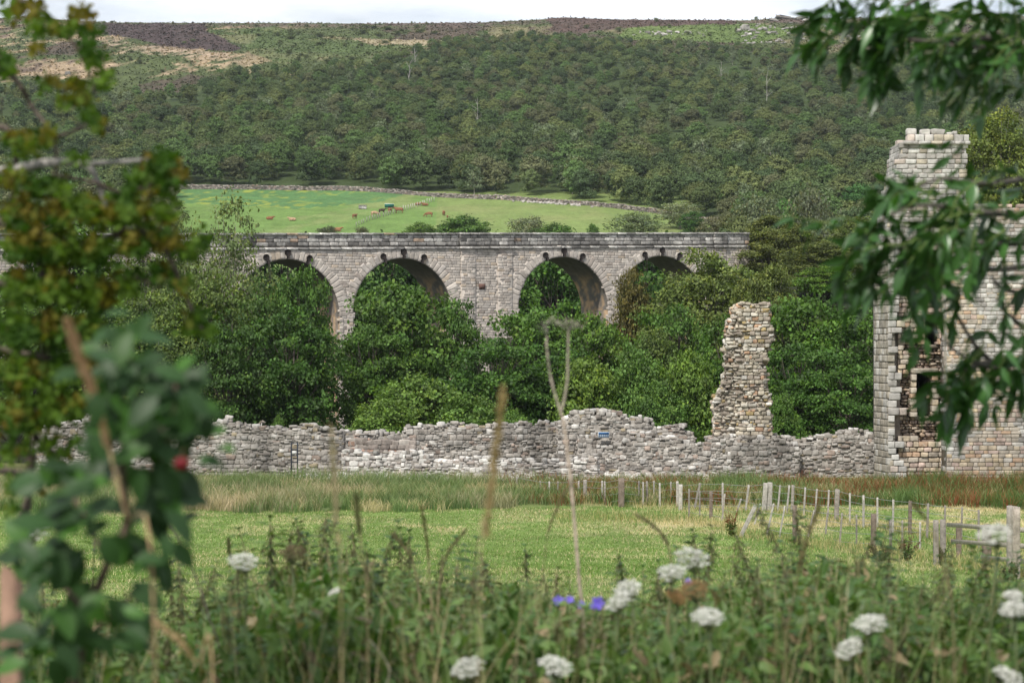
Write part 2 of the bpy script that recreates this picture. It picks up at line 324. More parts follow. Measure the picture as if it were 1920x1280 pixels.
def field_color(x, y, z):
    px, py = proj(x, y, z); C = np.zeros(x.shape + (3,)); C[:] = (.05, .065, .025)
    n1 = fbm(x / 4, y / 4, 31, 4); n2 = fbm(x / 30, y / 45, 32, 4); n3 = fbm(x / 11, y / 25, 33, 4)
    C = mixc(C, sstep(12, 18, y), (.14, .205, .055))
    mead = (y > 14) & (y < 96)
    C = mixc(C, np.where(mead, straw_mask(x, y) * .9, 0), (.42, .36, .20))
    C = mixc(C, sstep(90, 98, y), (.10, .10, .04))
    C = mixc(C, sstep(124, 132, y), (.10, .16, .04))
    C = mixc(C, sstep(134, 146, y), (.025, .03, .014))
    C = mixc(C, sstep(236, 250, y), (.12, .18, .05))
    C = mixc(C, sstep(460, 480, y), (.125, .20, .055))
    C = mixc(C, np.where((y > 450) & (y < 620), sstep(.48, .7, n3) * .6, 0), (.20, .22, .09))
    C = mixc(C, np.where((y > 450) & (y < 620) & (px > 820), .35, 0), (.22, .23, .09))
    crop = inpoly(px, py, [(100, 345), (640, 352), (760, 364), (720, 378), (560, 392), (330, 380), (100, 372)])
    C = mixc(C, np.where(crop, .85, 0), (.075, .16, .06))
    C = mixc(C, np.where(crop, sstep(.52, .66, fbm(x / 1.6, y / 4.5, 38, 3)) * sstep(.35, .6, fbm(x / 18, y / 12, 39, 2)) * .8, 0), (.24, .27, .05))
    wd = wooded(px, py, y) & (y > 600) | (y > 520) & (px > 1290) & (py > 110) | (y > 520) & (px < 330) & (py > 190)
    C = mixc(C, np.where(wd, 1, 0), (.045, .065, .024))
    moor = (y > 610) & ~wd
    C = mixc(C, np.where(moor, 1* 1, 0), (.074, .094, .036))
    hp = fbm(x / 30, y / 90, 41, 5); tp = fbm(x / 26 + 9, y / 60, 42, 5); fine = fbm(x / 4, y / 12, 43, 4)
    lft = 1 - sstep(380, 600, px)
    C = mixc(C, np.where(moor, sstep(.5, .6, tp * .7 + fine * .3) * (.35 + .6 * lft), 0), (.30, .225, .15))
    C = mixc(C, np.where(moor, sstep(.55, .62, hp * .7 + fine * .3) * (.85), 0), (.075, .055, .045))
    top = np.where(moor, np.exp(-((py - np.interp(px, RX, RY) - 4) / 5) ** 2), 0)
    C = mixc(C, top * .8 * sstep(.35, .5, fine), (.11, .08, .07))
    j = (fbm(x / 12, y / 40, 44, 3) - .5) * 14
    heath = inpoly(px + j * 2, py + j * .5, [(190, 44), (380, 46), (395, 62), (470, 90), (430, 97), (300, 85), (250, 72), (190, 64)])
    C = mixc(C, np.where(moor & heath, .95, 0), (.06, .042, .042))
    h2 = inpoly(px + j * 2, py + j * .5, [(1020, 30), (1130, 28), (1380, 34), (1370, 48), (1260, 50), (1180, 52), (1090, 62), (1030, 58)])
    C = mixc(C, np.where(moor & h2, .9, 0), (.085, .055, .048))
    g2 = inpoly(px + j * 2, py + j * .5, [(390, 56), (520, 52), (620, 75), (900, 78), (700, 100), (520, 118), (470, 100)])
    C = mixc(C, np.where(moor & g2, .7, 0), (.070, .102, .034))
    g3 = inpoly(px + j, py + j * .3, [(1180, 52), (1420, 44), (1500, 60), (1420, 82), (1150, 74)])
    C = mixc(C, np.where(moor & g3, .8, 0), (.105, .155, .042))
    t3 = inpoly(px + j * 2, py + j * .6, [(200, 72), (300, 88), (420, 98), (430, 108), (280, 104), (200, 96)])
    C = mixc(C, np.where(moor & t3, .75 * sstep(.40, .52, tp * .5 + fine * .5), 0), (.30, .23, .165))
    t4 = inpoly(px + j * 2, py + j * .4, [(660, 74), (800, 76), (800, 86), (700, 86)])
    C = mixc(C, np.where(moor & t4, .7, 0), (.36, .29, .20))
    C *= (.8 + .4 * n1)[..., None]; C = C * np.where(moor, .55 + .9 * fine, 1)[..., None]
    return C
s_in = np.arange(-.30, .3001, .0013); s_out = np.array([.32, .36, .42, .5, .65, .9, 1.4])
S_ = np.concatenate((-s_out[::-1], s_in, s_out))
Yr = np.concatenate(([-59, -50, -40, -25, -10, -3, 0, 3, 6], np.arange(8, 20, 1.5), np.arange(20, 100, .35), np.arange(100, 240, 2.5), np.arange(240, 456, 3.5), np.arange(456, 620, 1.6),
                     np.arange(620, 900, 6), np.arange(900, 1340, 2.2), np.arange(1350, 1600, 25), np.arange(1700, 5001, 300)))
YY, SS = np.meshgrid(Yr, S_, indexing='ij'); XX = SS * (YY + 60); ZZ = hgt(XX, YY)
nr, nc = XX.shape; ii = np.arange(nr - 1)[:, None] * nc + np.arange(nc - 1)[None]
tf = np.stack((ii, ii + 1, ii + nc + 1, ii + nc), -1).reshape(-1, 4)
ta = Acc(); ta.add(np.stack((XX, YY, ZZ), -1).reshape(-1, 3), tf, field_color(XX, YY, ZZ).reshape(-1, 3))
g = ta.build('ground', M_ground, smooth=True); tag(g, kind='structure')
# ------------------------------------------------------------------ viaduct
A_ = R(30); VU = np.array((math.cos(A_), math.sin(A_), 0.)); VN = np.array((math.sin(A_), -math.cos(A_), 0.)); V0 = np.array((0, 230., 0.)); VW = 6.0
VP = [(.485, .43, .38, 6), (.515, .46, .405, 4), (.455, .41, .37, 3), (.52, .43, .34, .7), (.42, .36, .315, .8)]
PP = [(.28, .265, .25, 4), (.38, .36, .335, 4), (.17, .16, .15, 1.5), (.45, .43, .40, 2), (.42, .31, .23, .4)]
def vtop(s): return 12.54 + np.asarray(s) * .0283
ARCH = [(-42.2, 6.2), (-28.1, 6.2), (-14.05, 6.2), (7.0, 6.16), (20.9, 6.16)]
def vz_crown(c): return vtop(c) - 2.84
def vbottom(s):
    s = np.asarray(s, float); z = np.full(s.shape, -15.)
    for c, r in ARCH:
        d = np.abs(s - c); sp = vz_crown(c) - r
        z = np.where(d < r, sp + np.sqrt(np.maximum(r * r - d * d, 0)), z)
    return z
def vp(s, d, z): return V0 + np.asarray(s)[..., None] * VU - np.asarray(d)[..., None] * VN + np.asarray(z)[..., None] * np.array((0, 0, 1.))
def viaduct():
    rng = np.random.default_rng(5); base = V0 + np.array((0, 0, -12.)); root = empty('viaduct', base)
    tag(root, 'long stone railway viaduct of round arches crossing the valley behind the trees', 'viaduct')
    S0, S1 = -62., 34.
    ss = sorted(set([S0, S1] + [c + k * r for c, r in ARCH for k in (-1, 1)] + [c - r * math.cos(t) for c, r in ARCH for t in np.linspace(0, math.pi, 40)] + list(np.arange(S0, S1, 2))))
    ss = np.array(ss); mid = (ss[:-1] + ss[1:]) / 2
    a = Acc(); mort = (.43, .385, .34)
    zt = 1.72
    for s0, s1, m in zip(ss[:-1], ss[1:], mid):
        if s1 - s0 < 1e-4: continue
        e = 1e-6; b0 = float(vbottom(s0 + e)); b1 = float(vbottom(s1 - e))
        P = [vp(s0, 0, b0), vp(s1, 0, b1), vp(s1, 0, vtop(s1) - zt), vp(s0, 0, vtop(s0) - zt), vp(s0, VW, b0), vp(s1, VW, b1), vp(s1, VW, vtop(s1) - zt), vp(s0, VW, vtop(s0) - zt)]
        a.add(P, [(0, 1, 2, 3), (5, 4, 7, 6), (3, 2, 6, 7)], mort)
    for s_ in (S0, S1):
        a.add([vp(s_, 0, -15), vp(s_, VW, -15), vp(s_, VW, vtop(s_) - zt), vp(s_, 0, vtop(s_) - zt)], [(0, 1, 2, 3)], mort)
    # spandrel blocks
    def ins(u, z):
        s = u + S0; ok = z < vtop(s) - zt - .14
        for c, r in ARCH:
            sp = vz_crown(c) - r; d = np.hypot(s - c, np.maximum(z - sp, 0)); ok &= ~((d < r + .25) & (np.abs(s - c) < r + .25)) | (z < sp) & (np.abs(s - c) > r + .1)
        for p0, p1 in PIL: ok &= ~((s > p0) & (s < p1))
        return ok & (z > -13.5)
    PIL = [(-6.75, -4.85), (-1.95, .0), (28.7, 30.4)]
    masonry(a, rng, V0 + S0 * VU + .045 * VN, VU, VN, S1 - S0, -13.5, 12.2, ins, (.26, .36), (.4, 1.0), pal=VP, dj=.009, rnd=.06, jit=.010, tilt=.003, gap=.009, thick=.2)
    a.build('spandrel_wall', M_viad, root, base)
    for p0, p1 in PIL:
        b = Acc(); masonry(b, rng, V0 + p0 * VU + .17 * VN, VU, VN, p1 - p0, -13.5, float(vtop(p0)) - 1.75, lambda u, z: (z > -20) & (u > .1) & (u < p1 - p0 - .1), (.28, .34), (.5, .9), pal=VP, dj=.015, rnd=.05, jit=.015, tilt=.004, gap=.015, thick=.2)
        c = vp((p0 + p1) / 2, -.06, -1.5); box(b, c, ((p1 - p0) / 2 - .03, .08, 12.2), mort, VU, VN); b.build('pilaster', M_viad, root, base)
    # soffits and rings, one per arch
    for c, r in ARCH:
        sp = float(vz_crown(c)) - r
        f = Acc(); th = np.linspace(0, math.pi, 61); nd = 14; dd = np.linspace(.02, VW - .02, nd)
        TH, DD = np.meshgrid(th, dd, indexing='ij'); r2 = r - .012
        P = vp(c - r2 * np.cos(TH), DD, sp + r2 * np.sin(TH)); i = np.arange(60)[:, None] * nd + np.arange(nd - 1)[None]
        q = np.stack((i, i + 1, i + nd + 1, i + nd), -1).reshape(-1, 4)
        n = fbm(TH * 9, DD * 2, 77, 4); low = sstep(2.1, 2.7, TH) * sstep(.4, .6, n) * sstep(.3, 1.2, DD)  # low: warm sunlit patch painted into the lower right of the soffit
        cc_ = mixc(np.full(TH.shape + (3,), .0) + np.array((.21, .19, .17)), low, (.50, .34, .20)); stain = sstep(.45, .75, np.sin(TH)) * .65  # dark crown: stains and shade both put into the colour
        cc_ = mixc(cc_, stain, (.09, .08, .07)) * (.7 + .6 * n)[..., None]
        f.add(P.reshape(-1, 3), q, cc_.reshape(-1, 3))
        for sg in (-1, 1):   # pier flanks below the springing
            zz = np.linspace(-14, sp, 9); ZZ_, D2 = np.meshgrid(zz, dd, indexing='ij'); P = vp(np.full(ZZ_.shape, c + sg * r2), D2, ZZ_)
            i = np.arange(8)[:, None] * nd + np.arange(nd - 1)[None]; q = np.stack((i, i + 1, i + nd + 1, i + nd), -1).reshape(-1, 4)
            n = fbm(ZZ_ * 1.3, D2 * 2, 78, 4); f.add(P.reshape(-1, 3), q, (mixc(np.zeros(n.shape + (3,)) + np.array((.26, .23, .20)), sstep(.4, .6, n) * (sg > 0), (.50, .35, .22)) * (.7 + .6 * n)[..., None]).reshape(-1, 3))  # right flank alone is warmed, sunlight painted into its colour
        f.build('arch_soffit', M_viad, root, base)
        v = Acc(); k = 37
        for j in range(k):
            t0 = math.pi * j / k; t1 = math.pi * (j + 1) / k; tm = (t0 + t1) / 2; ro = .95 + .28 * (j % 2) + rng.uniform(-.08, .15)
            rad = np.array((0, 0, 1.)) * math.sin(tm) - VU * math.cos(tm); tan = VU * math.sin(tm) + np.array((0, 0, 1.)) * math.cos(tm)
            p = vp(c, 0, sp) + rad * (r + ro / 2) + VN * (-.20 + .0 + rng.uniform(-.012, .014)); wd_ = (r + .3) * math.pi / k / 2 - .009
            T = BT * np.where(BK >= 2, .955, 1.)[:, None] + rng.normal(0, .01, BT.shape)
            wsc = 1 + T[:, 0] * .07
            V = p + T[:, :1] * rad * ro / 2 + T[:, 1:2] * VN * .26 + T[:, 2:] * tan * wd_ * wsc[:, None]
            v.add(V, BF, pick(rng, VP, 1)[0])
        # jamb quoins under the springing
        for sg in (-1, 1):
            z = sp - .4
            while z > -13:
                l = rng.choice((.45, .75)); C = vp(c + sg * (r + l / 2), .2 - .05, z)
                stones(v, rng, C[None], np.array([[l / 2, .25, .19]]), pick(rng, VP, 1), VU, VN, .06, .015, .004); z -= .4
        v.build('arch_ring', M_viad, root, base)
        for ds in (-2.55, 0, 2.55):
            bb = Acc(); zc = sp + math.sqrt(r * r - ds * ds) + (.72 if ds == 0 else .68); th = np.linspace(0, 2 * math.pi, 16, endpoint=False)
            out = [(.40 * math.cos(t), .42 * math.sin(t)) for t in th if t < math.pi + 1.0 or t > 2 * math.pi - 1.0]
            out = [(x, y) for x, y in out]
            prof = [(math.cos(t) * .35, math.sin(t) * .37) for t in np.linspace(-.95, math.pi + .95, 15)] + [(-.13, -.45), (-.17, -.68), (.17, -.68), (.13, -.45)]
            fr = np.array([vp(c + ds + x + ds * .0 - (ds * .09) * (0 if y > -.25 else 1), -.24, zc + y) for x, y in prof]); bk = fr - VN * .5; n_ = len(prof)
            cen = (vp(c + ds, -.29, zc))[None]
            bb.add(np.concatenate((fr, bk, cen)), [(i, (i + 1) % n_, n_ + (i + 1) % n_, n_ + i) for i in range(n_)], (.030, .024, .022))
            bb.add(np.zeros((0, 3)), np.array([(i, (i + 1) % 15, 2 * n_) for i in range(14)] + [(14, 0, 2 * n_)]) - (2 * n_ + 1), np.zeros((0, 3)))
            bb.add(np.zeros((0, 3)), np.array([(14, 15, 18, 0), (15, 16, 17, 18)]) - (2 * n_ + 1), np.zeros((0, 3)))
            bb.build('wall_bracket', M_iron, root, base)
    # parapet: three rock faced courses, coping, string course, stepping out over the pilasters
    p = Acc()
    def prt(p0, p1, pr):
        Lr = p1 - p0
        for back in (0, 1):
            n_ = VN if not back else -VN; o = V0 + p0 * VU + (pr * VN if not back else -VW * VN - pr * VN * 0)
            for k_ in range(3):
                u = -.0
                us = []
                while u < Lr - .05:
                    l = min(rng.uniform(.7, 1.5), Lr - u); us.append((u, l)); u += l
                us = np.array(us); um = us[:, 0] + us[:, 1] / 2; C = o + um[:, None] * VU - .2 * n_; C[:, 2] = vtop(p0 + um) - 1.42 + .2 + k_ * .4
                H = np.stack((us[:, 1] / 2 - .012, np.full(len(us), .23), np.full(len(us), .188)), 1); stones(p, rng, C, H, pick(rng, PP, len(us), .25), VU, VN, .10, .04, .003)
            for (dz, hh, ov, cl) in ((0, .1, .12, PP), (-1.58, .12, .16, PP)):
                u = 0
                while u < Lr - .02:
                    l = min(1.3, Lr - u); C = o + (u + l / 2) * VU + (ov / 2 - .2) * n_; C[2] = float(vtop(p0 + u + l / 2)) + dz - hh
                    stones(p, rng, C[None], np.array([[l / 2 - .006, .24 + ov / 2, hh]]), pick(rng, cl, 1, .2) * 1.35, VU, VN, .05, .01, .0); u += l
            m_ = Acc()
        c = vp((p0 + p1) / 2, .2 - pr, float(vtop((p0 + p1) / 2)) - .95); sl_ = norm(VU + np.array((0, 0, .0283)))
        box(p, c, (Lr / 2, .16, .66), (.13, .12, .11), sl_, VN)
        c = vp((p0 + p1) / 2, VW - .2, float(vtop((p0 + p1) / 2)) - .95); box(p, c, (Lr / 2, .16, .66), (.13, .12, .11), sl_, VN)
    prt(-62, -6.95, 0); prt(-6.95, .2, .22); prt(.2, 28.5, 0); prt(28.5, 30.6, .22); prt(30.6, 34, 0)
    p.build('parapet', M_vpar, root, base)
    # small block stone and drip stain hole in the wide pier
    q = Acc(); box(q, vp(-4.0, .0, 6.3), (.38, .14, .3), (.16, .09, .07), VU, VN); q.build('drain_block', M_viad, root, base)
viaduct()

# ------------------------------------------------------------------ ruins
RP = [(.32, .295, .265, 5), (.38, .355, .325, 4), (.25, .225, .20, 2.5), (.32, .255, .215, .9), (.48, .46, .43, .8), (.31, .26, .18, .4)]
RD = [(.30, .26, .23, 5), (.20, .17, .15, 4), (.40, .36, .32, 2), (.33, .22, .17, 2)]
def top_of(pts):
    xs = np.array([p[0] for p in pts], float); ys = np.array([p[1] for p in pts], float)
    return lambda px: np.interp(px, xs, ys)
def ruin_wall(name, label, seed, pa, Ya, pb, Yb, prof, thick=1.1, pal=RP, ch=(.085, .2), bl=(.12, .44), zb=None, group=None, crest=True, wob=.16, smoothlow=None):
    rng = np.random.default_rng(seed); a = at(pa, 640, Ya); b = at(pb, 640, Yb); a[2] = b[2] = 0; pal = [(p[0] * 1.02, p[1] * 1.02, p[2] * 1.02, p[3]) for p in pal]
    Lw = float(np.linalg.norm(b - a)); ux = (b - a) / Lw; un = np.array((ux[1], -ux[0], 0)); tp = top_of(prof)
    if un[1] > 0: un = -un
    def topz(u):
        p = a[None] + np.asarray(u)[:, None] * ux; px = 960 + F * p[:, 0] / p[:, 1]
        return (640 - tp(px)) / F * p[:, 1]
    zb = zb if zb is not None else -8.2
    us = np.linspace(0, Lw, max(3, int(Lw / .35))); tz = topz(us)
    ac = Acc(); core = (.29, .265, .235); n = len(us)
    fr = a[None] + us[:, None] * ux - un * .045; bk = fr - un * (thick - .35)
    T1 = fr.copy(); T1[:, 2] = tz - .18; B1 = fr.copy(); B1[:, 2] = zb; T2 = bk.copy(); T2[:, 2] = tz - .2; B2 = bk.copy(); B2[:, 2] = zb
    V = np.concatenate((B1, T1, T2, B2)); i = np.arange(n - 1)
    q = np.concatenate([np.stack((k * n + i, k * n + i + 1, (k + 1) * n + i + 1, (k + 1) * n + i), 1) for k in range(3)] + [np.array([(0, n, 2 * n, 3 * n), (n - 1, 4 * n - 1, 3 * n - 1, 2 * n - 1)])])
    ac.add(V, q, core); zmax = float(tz.max())
    ww = lambda u, s: (vnoise(u * 2.3, u * 0 + s, seed) - .5) * wob * 2
    masonry(ac, rng, a, ux, un, Lw, zb, zmax + .3, lambda u, z: z < topz(u) - .03 + ww(u, 1), ch, bl, pal=pal, dj=.032, rnd=.13, jit=.045, tilt=.055, thick=.2, wave=.12, gap=.003)
    masonry(ac, rng, a + un * .025, ux, un, Lw, zb, zmax + .3, lambda u, z: (z < topz(u) - .25) & (fbm(u / 1.4, z / .8, seed + 3, 3) > .56), (.2, .34), (.25, .6), pal=pal, dj=.02, rnd=.12, jit=.035, tilt=.02, thick=.2, gap=.004)
    masonry(ac, rng, a - un * (thick - .1), ux, -un, Lw, zb, zmax + .3, lambda u, z: z < topz(u) - .1, (.2, .35), (.3, .7), pal=pal, dj=.045, rnd=.22, jit=.09, tilt=.07, thick=.2)
    for k, off in enumerate((.4, .75)):
        if off < thick - .2:
            masonry(ac, rng, a - un * off, ux, un, Lw, zb, zmax + .4, lambda u, z: (z < topz(u) + .02 + ww(u, k + 2)) & (z > topz(u) - .55), (.12, .26), (.2, .5), pal=pal, dj=.06, rnd=.25, jit=.08, tilt=.12, thick=.2, wave=.12)
    if crest:   # loose stones left along the top
        m = int(Lw * 1.6); u = rng.uniform(0, Lw, m); tz = topz(u); C = a[None] + u[:, None] * ux - un * rng.uniform(.15, thick - .2, m)[:, None]
        hh = rng.uniform(.06, .15, m); C[:, 2] = tz + hh * .5 + .02
        stones(ac, rng, C, np.stack((rng.uniform(.1, .26, m), rng.uniform(.1, .2, m), hh), 1), pick(rng, [(.46, .44, .41, 3), (.6, .58, .55, 2), (.32, .29, .25, 2)], m), ux, un, .3, .1, .2)
    for e, dr in ((0, -1), (Lw, 1)):
        oo = a + ux * e; zt = float(topz(np.array([e]))[0])
        masonry(ac, rng, oo - un * 0 if dr > 0 else oo - un * (thick - .05), -un if dr > 0 else un, ux * dr, thick - .05, zb, zt, lambda u, z: z < zt - .05, ch, bl, pal=pal, dj=.05, rnd=.22, jit=.09, tilt=.07, thick=.2)
    base = (a + b) / 2; base[2] = -7.6
    o = ac.build(name, M_rubble, None, base); tag(o, label, 'ruined wall', group); return o
GRW = 'ruined castle walls beyond the meadow'
ruin_wall('ruined_wall', 'long low rubble wall at the left of the ruins with a black metal frame before it', 11, 60, 114, 640, 112,
          [(60, 812), (85, 798), (110, 793), (150, 795), (163, 776), (196, 780), (214, 806), (262, 809), (300, 802), (340, 800), (372, 796), (410, 797), (413, 786), (428, 786), (430, 797), (458, 797), (462, 802), (520, 803), (532, 806), (548, 800), (556, 797), (575, 799), (600, 806), (640, 808)], 1.3, group=GRW)
ruin_wall('ruined_wall', 'rubble wall in the middle with a row of round cap stones along its top', 12, 636, 114.5, 1062, 115.5,
          [(636, 809), (680, 813), (735, 812), (757, 812), (759, 801), (800, 800), (850, 797), (870, 800), (905, 802), (940, 799), (962, 796), (1000, 795), (1062, 793)], 1.2, group=GRW, zb=-8.0)
ruin_wall('ruined_block', 'tall broken lump of masonry carrying the small blue and white notice', 13, 1046, 112.6, 1232, 112.6,
          [(1046, 800), (1062, 786), (1068, 778), (1078, 774), (1082, 770), (1110, 772), (1135, 774), (1168, 776), (1182, 781), (1186, 786), (1215, 788), (1226, 800), (1232, 812)], 2.6, group=GRW)
ruin_wall('ruined_wall', 'low outer footing of pale stones running in front of the middle walls', 14, 640, 110.5, 1120, 108.4,
          [(640, 842), (650, 845), (700, 850), (780, 853), (840, 862), (900, 861), (1000, 866), (1060, 865), (1120, 862)], .9, group=GRW, pal=[(.46, .43, .4, 4), (.62, .6, .56, 3), (.3, .26, .23, 2)])
ruin_wall('ruined_wall', 'short stepped wall end between the noticed block and the tall pillar', 15, 1226, 114.5, 1304, 114.5,
          [(1226, 806), (1240, 806), (1255, 801), (1283, 803), (1286, 810), (1303, 812), (1304, 816)], 1.2, group=GRW)
ruin_wall('ruined_wall', 'broad tumbled wall sloping away at the foot of the tall pillar', 16, 1112, 110.2, 1500, 110.6,
          [(1112, 850), (1150, 838), (1175, 830), (1195, 812), (1215, 818), (1240, 822), (1290, 826), (1322, 838), (1328, 824), (1345, 822), (1450, 824), (1480, 832), (1500, 838)], 1.6, group=GRW)
ruin_wall('ruined_wall', 'dark stained rubble wall joining the pillar to the tower', 17, 1440, 112.4, 1700, 111.4,
          [(1440, 822), (1462, 818), (1480, 824), (1500, 834), (1515, 826), (1530, 820), (1562, 818), (1575, 812), (1590, 808), (1612, 807), (1614, 814), (1640, 818), (1700, 824)], 1.3, group=GRW)
ruin_wall('wall_stub', 'small stub of rounded stones standing below the blue and white notice', 18, 1084, 111.2, 1124, 111.2,
          [(1084, 822), (1096, 820), (1104, 822), (1108, 842), (1124, 850)], .7, group=GRW, bl=(.25, .5), ch=(.2, .32))
ruin_wall('ruined_wall', 'thin inner wall of squared pinkish slabs at mid left of the ruins', 19, 655, 112.7, 780, 112.7,
          [(655, 822), (700, 822), (778, 820), (780, 834)], .8, group=GRW, pal=RD, ch=(.3, .45), bl=(.4, .8), crest=False)
# fallen stones around the footings
rng = np.random.default_rng(20); a = Acc(); n = 620
pxs = rng.uniform(560, 1340, n); Ys = rng.uniform(107.6, 113, n); C = np.stack(((pxs - 960) / F * Ys, Ys, Ys * 0), 1); C[:, 2] = hgt(C[:, 0], C[:, 1]) + .0 + (Ys - 107.6) * .10 * sstep(600, 700, pxs)
sz = rng.uniform(.08, .26, n); stones(a, rng, C, np.stack((sz * rng.uniform(.9, 1.6, n), sz, sz * .7), 1), pick(rng, [(.46, .43, .4, 4), (.62, .6, .56, 3), (.3, .26, .23, 2)], n), (1, 0, 0), (0, -1, 0), .3, .1, .4)
tag(a.build('rubble', M_rubble), 'pale fallen stones strewn between the low castle walls', 'rubble', kind='stuff')
# inner floor of the ruins behind the front footing
# tall pillar
def pillar():
    rng = np.random.default_rng(31); base = at(1395, 640, 112.5); base[2] = -7.6
    lf = lambda py: np.interp(py, [560, 567, 575, 578, 582, 598, 602, 640, 700, 730, 742, 760, 800, 830, 900], [1385, 1384, 1384, 1377, 1379, 1378, 1368, 1367, 1365, 1358, 1344, 1343, 1345, 1343, 1343])
    rt = lambda py: np.interp(py, [560, 567, 590, 610, 612, 640, 642, 655, 660, 700, 735, 770, 800, 830, 900], [1440, 1441, 1442, 1443, 1449, 1449, 1443, 1443, 1437, 1436, 1441, 1445, 1446, 1448, 1448])
    a = Acc(); Y0 = 112.0; o = at(1335, 640, Y0); o[2] = 0
    def ins(u, z):
        x = o[0] + u; px = 960 + F * x / Y0; py = 640 - F * z / Y0; ed = (vnoise(z * 4, z * 0, 5) - .5) * 9; top = 568 + (vnoise(u * 3, u * 0, 8) - .5) * 10 + np.where(px < 1390, 6, 0)
        return (px > lf(py) + ed) & (px < rt(py) + ed * .6) & (py > top)
    PB = [(.44, .39, .31, 5), (.52, .48, .41, 3), (.34, .29, .24, 3), (.46, .30, .20, 1.2), (.62, .59, .54, 1.2), (.40, .31, .16, 1)]
    dressed = lambda u, z: ins(u, z) & (u > 1.75 + (vnoise(z * 2, z * 0, 3) - .5) * .8) & (vnoise(z * .9, u * .8, 12) > .22)
    masonry(a, rng, o, (1, 0, 0), (0, -1, 0), 3.7, -8, 2.6, dressed, (.17, .26), (.22, .5), pal=PB, dj=.03, rnd=.1, jit=.04, tilt=.02, thick=.25)
    masonry(a, rng, o + np.array((0, .10, 0)), (1, 0, 0), (0, -1, 0), 3.7, -8, 2.6, ins, (.09, .2), (.12, .42), pal=PB, dj=.08, rnd=.3, jit=.08, tilt=.12, thick=.3, wave=.1)
    zz = np.arange(-8, 2.1, .3)
    for z in zz:   # core and sides
        py = 640 - F * z / Y0; x0 = (lf(py) - 960) / F * Y0 + .22; x1 = (rt(py) - 960) / F * Y0 - .2
        box(a, ((x0 + x1) / 2, Y0 + .9, z), ((x1 - x0) / 2, .74, .152), (.27, .23, .19))
    for side, fn in ((-1, lf), (1, rt)):
        n = 420; z = rng.uniform(-8, 2.1, n); py = 640 - F * z / Y0; x = (fn(py) - 960) / F * Y0 - side * .12 + rng.normal(0, .07, n)
        C = np.stack((x, Y0 + rng.uniform(.2, 1.6, n), z), 1); stones(a, rng, C, np.stack((rng.uniform(.1, .22, n), rng.uniform(.12, .25, n), rng.uniform(.06, .13, n)), 1), pick(rng, PB, n), (1, 0, 0), (0, -1, 0), .25, .1, .12)
    n = 260; z = rng.uniform(-8, 2.1, n); py = 640 - F * z / Y0; t = rng.uniform(0, 1, n); x = ((lf(py) * (1 - t) + rt(py) * t) - 960) / F * Y0
    stones(a, rng, np.stack((x, Y0 * np.ones(n) + 1.55, z), 1), np.stack((rng.uniform(.15, .35, n), np.full(n, .15), rng.uniform(.1, .18, n)), 1), pick(rng, PB, n), (1, 0, 0), (0, -1, 0), .25, .1, .12)
    o_ = a.build('stone_pillar', M_rubble, None, base); tag(o_, 'tall lone ragged masonry pillar rising above the low ruined walls', 'ruined pillar')
pillar()
